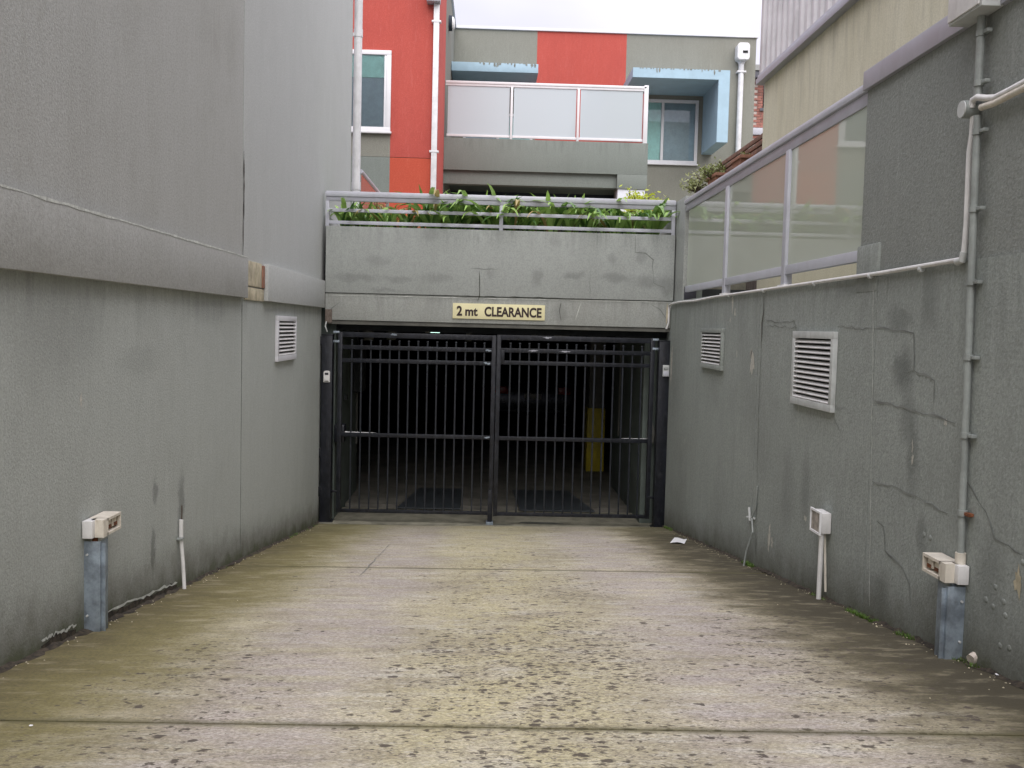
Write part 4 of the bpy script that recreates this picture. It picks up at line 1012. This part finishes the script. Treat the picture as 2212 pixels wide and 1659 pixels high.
# wall lamp
c_ = oX(968, 50, XS)
wl = thing('wall_lamp', (XS, 19.3, 7.9), 'round wall lamp with dark rim beside the red tower', 'lamp')
zz = oX(968, 50, XS + .05).z; yy = 19.0; zz = 2.12 + (oY(968, 50, yy).z - 2.12)
MB().tube([(XS + .001, yy, zz), (XS + .07, yy, zz)], .145, 24).build('rim', 'navy', wl)
MB().tube([(XS + .071, yy, zz), (XS + .10, yy, zz), (XS + .12, yy, zz)], .12, 24, [.125, .11, .06]).build('lens', 'paper', wl)
# stair balustrade left
sb_ = thing('stair_balustrade', (-1.7, 13.8, 3), 'glass balustrade between left building and red tower', 'balustrade')
pa, pb = oX(782, 372, -1.70), oX(836, 440, -1.70)
zs = (pa.z + pb.z) / 2
MB().tube([(-1.70, 12.5, zs), (-1.70, 15.6, zs)], .028, 12).build('hand_rail', 'alu', sb_)
B(-1.706, -1.694, 12.5, 15.6, 2.95, zs - .03).build('pane', 'paneg', sb_)
# bushes at the podium
for (px, py, R_b, mt, lab, Y) in ((1010, 452, .16, 'leafy', 'lime green shrub sprig beside the tallest strap leaves', 11.6), (1096, 484, .2, 'leafy', 'lime green shrub just right of the middle railing post', 11.4),
                                  (1385, 470, .42, 'leafy', 'bright yellow green bush behind the right end of the planter', 13.0), (1425, 478, .34, 'leafy', 'bright lime bush against the pier behind the railing', 13.2), (1215, 482, .17, 'leafy', 'yellow leaved sprig between two strap leaf plants', 11.4),
                                  (820, 480, .26, 'leafb', 'dry yellow brown fern low in the left of the planter', 11.0), (775, 485, .16, 'leafb', 'small dry fern near the left downpipe', 11.0)):
    p = oY(px, py, Y); bush('shrub', (p.x, Y, max(2.95, p.z - R_b * .1)), R_b, 24, 700, mt, .035 if mt == 'leafy' else .018, lab, 'shrub')

# ------------------------------------------------------------------ brick house far right
bh = thing('brick_house', (9, 31, 3), 'red brick house with dark gutter glimpsed beyond the rear wall', 'house')
YB = 31.0; q0 = oY(1628, 220, YB).x; q1 = q0 + 2.2; zt2 = oY(1640, 172, YB).z; zb2 = oY(1640, 345, YB).z
wsl = oY(1645, 277, YB).z
B(q0 - .5, q1 + 3, YB + .02, YB + 5, 2.6, zt2 + .1).build('wall', 'mortar', bh)
first = None; nrow = int((zt2 - zb2) / .086)
for r_ in range(nrow):
    for k in range(4):
        x = q0 + k * .25 + (.125 if r_ % 2 else 0); z = zb2 + r_ * .086
        if first is None: first = B(x, x + .235, YB - .0, YB + .03, z, z + .073).build('brick', 'brick', bh); f0_ = (x, z)
        else:
            c = first.copy(); COL.objects.link(c); c.parent = bh; c.location = first.location + Vector((x - f0_[0], 0, z - f0_[1]))
B(q0 - .6, q1 + 3, YB - .25, YB + .0, zt2, zt2 + .22, .02).build('gutter', 'roof', bh)
MB().prism('x', [(YB - .3, zt2 + .22), (YB + 4, zt2 + 1.6), (YB + 4, zt2 + .22)], q0 - .6, q1 + 3).build('roof', 'gcol', bh)
xw = oY(1648, 220, YB).x
B(xw, xw + 1.2, YB - .03, YB - .001, oY(1645, 235, YB).z, zt2, .01).build('window', 'carglass', bh)
B(xw - .1, xw + 1.2, YB - .05, YB - .031, oY(1645, 240, YB).z, oY(1645, 234, YB).z).build('sill', 'roof', bh)
B(xw - .6, xw + 1.2, YB - .06, YB - .001, oY(1645, 292, YB).z, wsl, .01).build('lintel', 'alud', bh)

# ------------------------------------------------------------------ planter plants
LM = []
for k in range(6):
    mb = MB(); Ln = (.42, .47, .52, .57, .66, .42)[k]; bend = (.5, 1.0, 1.5, 1.9, 2.4, .25)[k]; seg = 8; wd = .022
    prev = None; p = Vector((0, 0, 0)); ang = rad(80)
    for i in range(seg + 1):
        t_ = i / seg; w2 = wd * min(1, .55 + t_ * 1.6) * (1 - max(0, (t_ - .55) / .45) ** 2 * .93)
        a_ = mb.b.verts.new((p.x, -w2, p.z + .3 * w2)); c0 = mb.b.verts.new((p.x, 0, p.z)); b_ = mb.b.verts.new((p.x, w2, p.z + .3 * w2))
        if prev: mb.b.faces.new((prev[0], a_, c0, prev[1])); mb.b.faces.new((prev[1], c0, b_, prev[2]))
        prev = (a_, c0, b_); p = p + Vector((math.cos(ang), 0, math.sin(ang))) * Ln / seg; ang -= bend / seg * (.5 + t_ * 1.1)
    me = bpy.data.meshes.new('strap_leaf'); mb.b.to_mesh(me); mb.b.free(); me.materials.append(M['leaf']); me.polygons.foreach_set('use_smooth', [True] * len(me.polygons)); LM.append(me)
DRY = LM[4].copy(); DRY.materials[0] = M['leafb']
ORD = ['first', 'second', 'third', 'fourth', 'fifth', 'sixth', 'seventh', 'eighth', 'ninth', 'tenth', 'eleventh', 'twelfth', 'thirteenth', 'fourteenth', 'fifteenth', 'sixteenth', 'seventeenth']
def clump(x, y, z, nl, s, label, droop=0):
    t = thing('strap_leaf_plant', (x, y, z), label, 'plant', 'strap leaved plants in the planter above the gate')
    for i in range(nl):
        o = bpy.data.objects.new('leaf', random.choice(LM[:5])); COL.objects.link(o); o.parent = t
        az = random.uniform(0, 2 * math.pi)
        if i < droop: az = rad(-90) + random.uniform(-.5, .5); o.data = LM[4]
        elif random.random() < .07: o.data = LM[5]
        o.rotation_euler = (random.uniform(-.25, .25), random.uniform(-.05, .3), az)
        if random.random() < .06: o.data = DRY
        k_ = s * random.uniform(.7, 1.15); o.scale = (k_, k_ * random.uniform(.8, 1.2), k_)
        o.location = (random.uniform(-.03, .03), random.uniform(-.03, .03), 0)
    return t
nfront = 16
for i in range(nfront):
    x = -1.58 + i * (3.36 / (nfront - 1)) + random.uniform(-.04, .04)
    s = .95 if i < 4 else random.uniform(1.05, 1.3)
    if i in (7,): s = 1.3
    dr = {1: 2, 3: 1, 4: 1, 6: 1, 8: 1, 9: 2, 10: 2, 12: 2, 13: 2, 15: 3}.get(i, 0)
    clump(x, YG + .27 + random.uniform(-.04, .05), 3.08, 26, s, 'front row strap leafed plant behind the railing, %s from the left' % ORD[i], dr)
for i in range(15):
    x = -1.45 + i * (3.2 / 14) + random.uniform(-.05, .05)
    s = .9 if i < 4 else random.uniform(1.05, 1.3)
    clump(x, YG + .66 + random.uniform(-.06, .06), 3.08, 22, s, 'back row strap leafed plant behind the railing, %s from the left' % ORD[i])
for (px, py, lab) in ((1006, 452, 'small orange flower left of the middle railing post'), (1408, 447, 'orange flower among the leaves at the right of the planter'), (1283, 472, 'yellow orange flower low between planter leaves')):
    p = oY(px, py, 10.8); t = thing('flower', p, lab, 'flower', 'orange flowers in the planter')
    for k in range(5):
        a = k * 1.256; d = Vector((math.cos(a), -.4, math.sin(a))) * .035
        MB().quad(p, p + d + Vector((.012, 0, .01)), p + d * 1.3, p + d - Vector((.012, 0, .01))).build('petal', 'flower', t, recalc=False)
    MB().tube([p, (p.x, p.y, 3.05)], .004, 5).build('stem', 'weed', t)

# ------------------------------------------------------------------ step lights
def brick_light(side, y0, zb, zt, label, post_top):
    """long plastic brick light on a galvanised post; side -1 left wall, +1 right wall"""
    W = XL if side < 0 else XR; s = -side      # s points away from the wall
    t = thing('brick_light', (W, y0, gz(W, y0)), label, 'light', 'low brick lights on galvanised posts')
    def X(a, b): return sorted((W + s * a, W + s * b))
    d0, d1 = .045, .085; L_ = .235
    a, b = X(.004, .05); B(a, b, y0, y0 + .07, zb, zt, .004).build('end_cap', 'plastic', t)
    a, b = X(.006, .09)
    # body: open fronted box with two lens recesses
    body = MB(); q = X(.006, .03); body.box(q[0], q[1], y0 + .071, y0 + L_, zb, zt)
    q = X(.03, .088); body.box(q[0], q[1], y0 + .03, y0 + .085, zb, zt)
    body.box(q[0], q[1], y0 + .075, y0 + L_, zb, zb + .012); body.box(q[0], q[1], y0 + .075, y0 + L_, zt - .012, zt)
    body.box(q[0], q[1], y0 + L_ - .008, y0 + L_, zb + .012, zt - .012)
    body.build('housing', 'cream', t)
    q = X(.031, .034); B(q[0], q[1], y0 + .076, y0 + L_ - .01, zb + .013, zt - .013).build('backing', 'rust', t)
    for k in range(2):
        yy = y0 + .098 + k * .066
        q = X(.034, .075); B(q[0], q[1], yy, yy + .05, zb + .022, zt - .018, .004).build('lens_hood', 'cream', t)
        q = X(.0755, .077); B(q[0], q[1], yy + .014, yy + .050, zb + .022, zt - .040).build('lens', 'rust', t)
    # channel post
    zp0 = gz(W, y0) - .03
    q = X(.0, .072); B(q[0], q[1], y0 + .03, y0 + .034, zp0, post_top, .001).build('post', 'galv', t)
    q = X(.068, .072); B(q[0], q[1], y0 + .034, y0 + .12, zp0, post_top, .001).build('post', 'galv', t)
    q = X(.072, .09); B(q[0], q[1], y0 + .045, y0 + .05, zp0, post_top - .01, .001).build('flange', 'galv', t)
    q = X(.02, .055); MB().tube([(sum(q) / 2, y0 + .06, post_top - .01), (sum(q) / 2, y0 + .06, zb + .002)], .013, 10).build('neck', 'rust' if side < 0 else 'galv', t)
    for z in (post_top - .06, zp0 + .10):
        c = W + s * .004; MB().tube([(c + s * .012, y0 + .02, z), (c + s * .012, y0 + .029, z)], .005, 8).build('bolt', 'lightgrey', t)
    return t
pl = oX(175, 1145, XL); zt_l = oX(175, 1126, XL).z; zb_l = oX(175, 1164, XL).z
brick_light(-1, pl.y, zb_l, zt_l, 'cream brick light on grey steel post, left wall', oX(180, 1170, XL).z)
prr = oX(2096, 1243, XR); zt_r = oX(2096, 1223, XR).z; zb_r = oX(2096, 1265, XR).z
brl = brick_light(1, prr.y, zb_r, zt_r, 'cream brick light on grey steel post, below the grey conduit', oX(2090, 1270, XR).z)
q = oX(2075, 1200, xg); MB().tube([(q.x, q.y, zt_r - .01), (q.x, q.y, zt_r + .045)], .021, 14).build('socket', 'cream', brl)

# square light on thin pipe
sp = oX(1797, 1130, XR); zt3 = oX(1797, 1109, XR).z; zb3 = oX(1797, 1155, XR).z; y3 = sp.y
sl_ = thing('square_light', (XR, y3, gz(XR, y3)), 'white square bulkhead light on a thin pipe, right wall', 'light')
B(XR - .062, XR - .002, y3, y3 + .15, zb3, zt3, .008).build('housing', 'plastic', sl_)
fr = B(XR - .072, XR - .0625, y3 - .008, y3 + .158, zb3 - .008, zb3 + .004); fr.box(XR - .072, XR - .0625, y3 - .008, y3 + .158, zt3 - .004, zt3 + .008)
fr.box(XR - .072, XR - .0625, y3 - .008, y3 + .004, zb3 + .004, zt3 - .004); fr.box(XR - .072, XR - .0625, y3 + .146, y3 + .158, zb3 + .004, zt3 - .004); fr.build('frame', 'paper', sl_)
B(XR - .067, XR - .0627, y3 + .005, y3 + .145, zb3 + .005, zt3 - .005).build('lens', plain('dirty_lens', (.45, .40, .36), .35, 0, .35, .6, 22), sl_)
g3 = gz(XR, y3)
MB().tube([(XR - .045, y3 + .03, zb3), (XR - .05, y3 + .02, g3 - .01)], .0135, 10).build('pipe', 'plastic', sl_)
MB().tube([(XR - .02, y3 + .05, zb3), (XR - .012, y3 + .02, g3 + .04)], .007, 8).build('pipe', 'cream', sl_)
# white pipe stub on left
a = oX(392, 1123, XL + .02); gp = gz(XL, a.y)
ps = thing('pipe_stub', (XL, a.y, gp), 'short white pipe stub standing against the left wall', 'pipe')
b = oX(392, 1160, XL + .02)
MB().tube([(XL + .018, a.y, a.z), (XL + .018, a.y, b.z)], .0125, 12).build('pipe', 'plastic', ps)
MB().tube([(XL + .018, a.y, b.z - .012), (XL + .03, a.y, (b.z + gp) / 2), (XL + .045, a.y - .02, gp - .01)], .011, 12).build('pipe', 'plastic', ps)
B(XL + .001, XL + .034, a.y - .03, a.y + .016, b.z - .014, b.z - .002, .002).build('clip', 'greypl', ps)
# loose cable beside the joint
cb = thing('loose_cable', (XR - .02, 6.9, .5), 'loose grey cable hanging near the crack in the right wall', 'cable')
MB().tube([oX(1636, 1050, XR - .01), oX(1632, 1100, XR - .012), oX(1624, 1118, XR - .02), oX(1626, 1150, XR - .03), oX(1612, 1190, XR - .05), oX(1606, 1226, XR - .07)], .0065, 8).build('cable', 'greypl', cb)
MB().tube([oX(1618, 1096, XR - .02), oX(1620, 1125, XR - .02)], .009, 8).build('cable', 'lightgrey', cb)
MB().tube([oX(1614, 1117, XR - .02), oX(1630, 1120, XR - .006)], .009, 8).build('clip', 'lightgrey', cb)

# ------------------------------------------------------------------ litter
def gpt(px, py):
    r = ray(px, py); t = (1.26 - 2.12) / (r[2] + .126 * r[1] - .0126 * r[0]); p = EYE + r * t; return Vector((p.x, p.y, gz(p.x, p.y)))
c = [gpt(a, b) for a, b in ((1447, 1174), (1478, 1176), (1484, 1167), (1457, 1164))]
mb = MB(); n_ = 4; V = []
for j in range(n_ + 1):
    for i in range(n_ + 1):
        u, v = i / n_, j / n_; p = c[0].lerp(c[1], u).lerp(c[3].lerp(c[2], u), v); V.append(mb.b.verts.new((p.x, p.y, p.z + .004 + .012 * abs(math.sin(u * 3 + v)))))
for j in range(n_):
    for i in range(n_): mb.b.faces.new((V[j * 5 + i], V[j * 5 + i + 1], V[j * 5 + i + 6], V[j * 5 + i + 5]))
tag(mb.build('paper_scrap', 'paper'), 'flat white paper scrap on the driveway near the gate', 'paper')
p = gpt(2112, 1437)
mb = MB(); mb.tube([p + Vector((-.03, .0, .022)), p + Vector((.0, .01, .03)), p + Vector((.03, .02, .032))], .02, 12, [.02, .023, .026])
for v in mb.b.verts: v.co += Vector((random.uniform(-1, 1), random.uniform(-1, 1), random.uniform(-1, 1))) * .004
tag(mb.build('crushed_cup', 'cup'), 'crushed off white cup lying by the right wall', 'cup')
for (px, py, m_, lab) in ((2136, 1441, 'leafy', 'tiny yellow leaf beside the crushed cup'), (2155, 1460, 'paper', 'tiny white fragment beyond the crushed cup by the wall')):
    p = gpt(px, py); tag(blob(p + Vector((0, 0, .004)), (0, 0, 1), (0, 1, 0), .013, .01, .003, 8).build('litter_scrap', m_), lab, 'litter')
p = gpt(67, 1569); tag(blob(p, (0, 0, 1), (0, 1, 0), .008, .008, .003, 8).build('litter_scrap', 'paper'), 'tiny white speck near the left joint of the driveway', 'litter')
# moss, weeds and grit along the foot of the walls
mb = MB()
def tuft(p, n, h):
    for _ in range(n):
        a = random.uniform(0, 6.28); d = Vector((math.cos(a), math.sin(a), 0)); q = p + d * random.uniform(0, .02) + Vector((0, 0, -.002)); hh = h * random.uniform(.4, 1)
        s_ = d.cross(Vector((0, 0, 1))) * .003
        mb.b.faces.new([mb.b.verts.new(v) for v in (q - s_, q + s_, q + d * hh * .5 + Vector((0, 0, hh)))])
for (ya, yb, n, h) in ((4.55, 4.9, 60, .022), (4.15, 4.3, 22, .02), (6.7, 6.95, 30, .035), (3.6, 3.95, 20, .02), (9.6, 10.1, 20, .03), (5.2, 5.5, 10, .015)):
    for _ in range(n): y = random.uniform(ya, yb); tuft(Vector((XR - random.uniform(.005, .04), y, gz(XR, y))), 9, h)
for (ya, yb, n, h) in ((8.5, 10.1, 30, .02), (5.9, 7.5, 10, .012)):
    for _ in range(n): y = random.uniform(ya, yb); tuft(Vector((XL + random.uniform(.005, .03), y, gz(XL, y))), 8, h)
tag(mb.build('moss', 'weed', recalc=False), 'small green moss tufts along the foot of the walls', 'moss', None, 'stuff')
mb = MB()
for _ in range(420):
    sd_ = random.random() < .5; y = random.uniform(2.5, 10); off = abs(random.gauss(0, .045)) + .004
    x = XL + off if sd_ else XR - off
    if random.random() < .12: x = random.uniform(-1.6, 1.8)
    r_ = random.uniform(.002, .006); p = Vector((x, y, gz(x, y) + r_ * .4)); vs = [mb.b.verts.new(p + Vector(q) * r_ * random.uniform(.6, 1.2)) for q in ((1, 0, 0), (-1, .2, 0), (0, 1, 0), (0, -1, .1), (0, 0, 1))]
    for f in ((0, 2, 4), (2, 1, 4), (1, 3, 4), (3, 0, 4)): mb.b.faces.new([vs[i] for i in f])
tag(mb.build('grit', 'block'), 'fine grit and small stones gathered by the walls', 'grit', None, 'stuff')
# dirt fillet along wall feet
for X_, s_ in ((XL, 1), (XR, -1)):
    mb = MB(); prev = None
    for i in range(160):
        y = 2.3 + i * .05; z = gz(X_, y); a = mb.b.verts.new((X_ + s_ * .001, y, z + random.uniform(.004, .02))); b = mb.b.verts.new((X_ + s_ * random.uniform(.012, .045), y, z + .001))
        if prev: mb.b.faces.new((prev[0], a, b, prev[1]))
        prev = (a, b)
    mb.build('dirt_fillet', 'soil', drv)
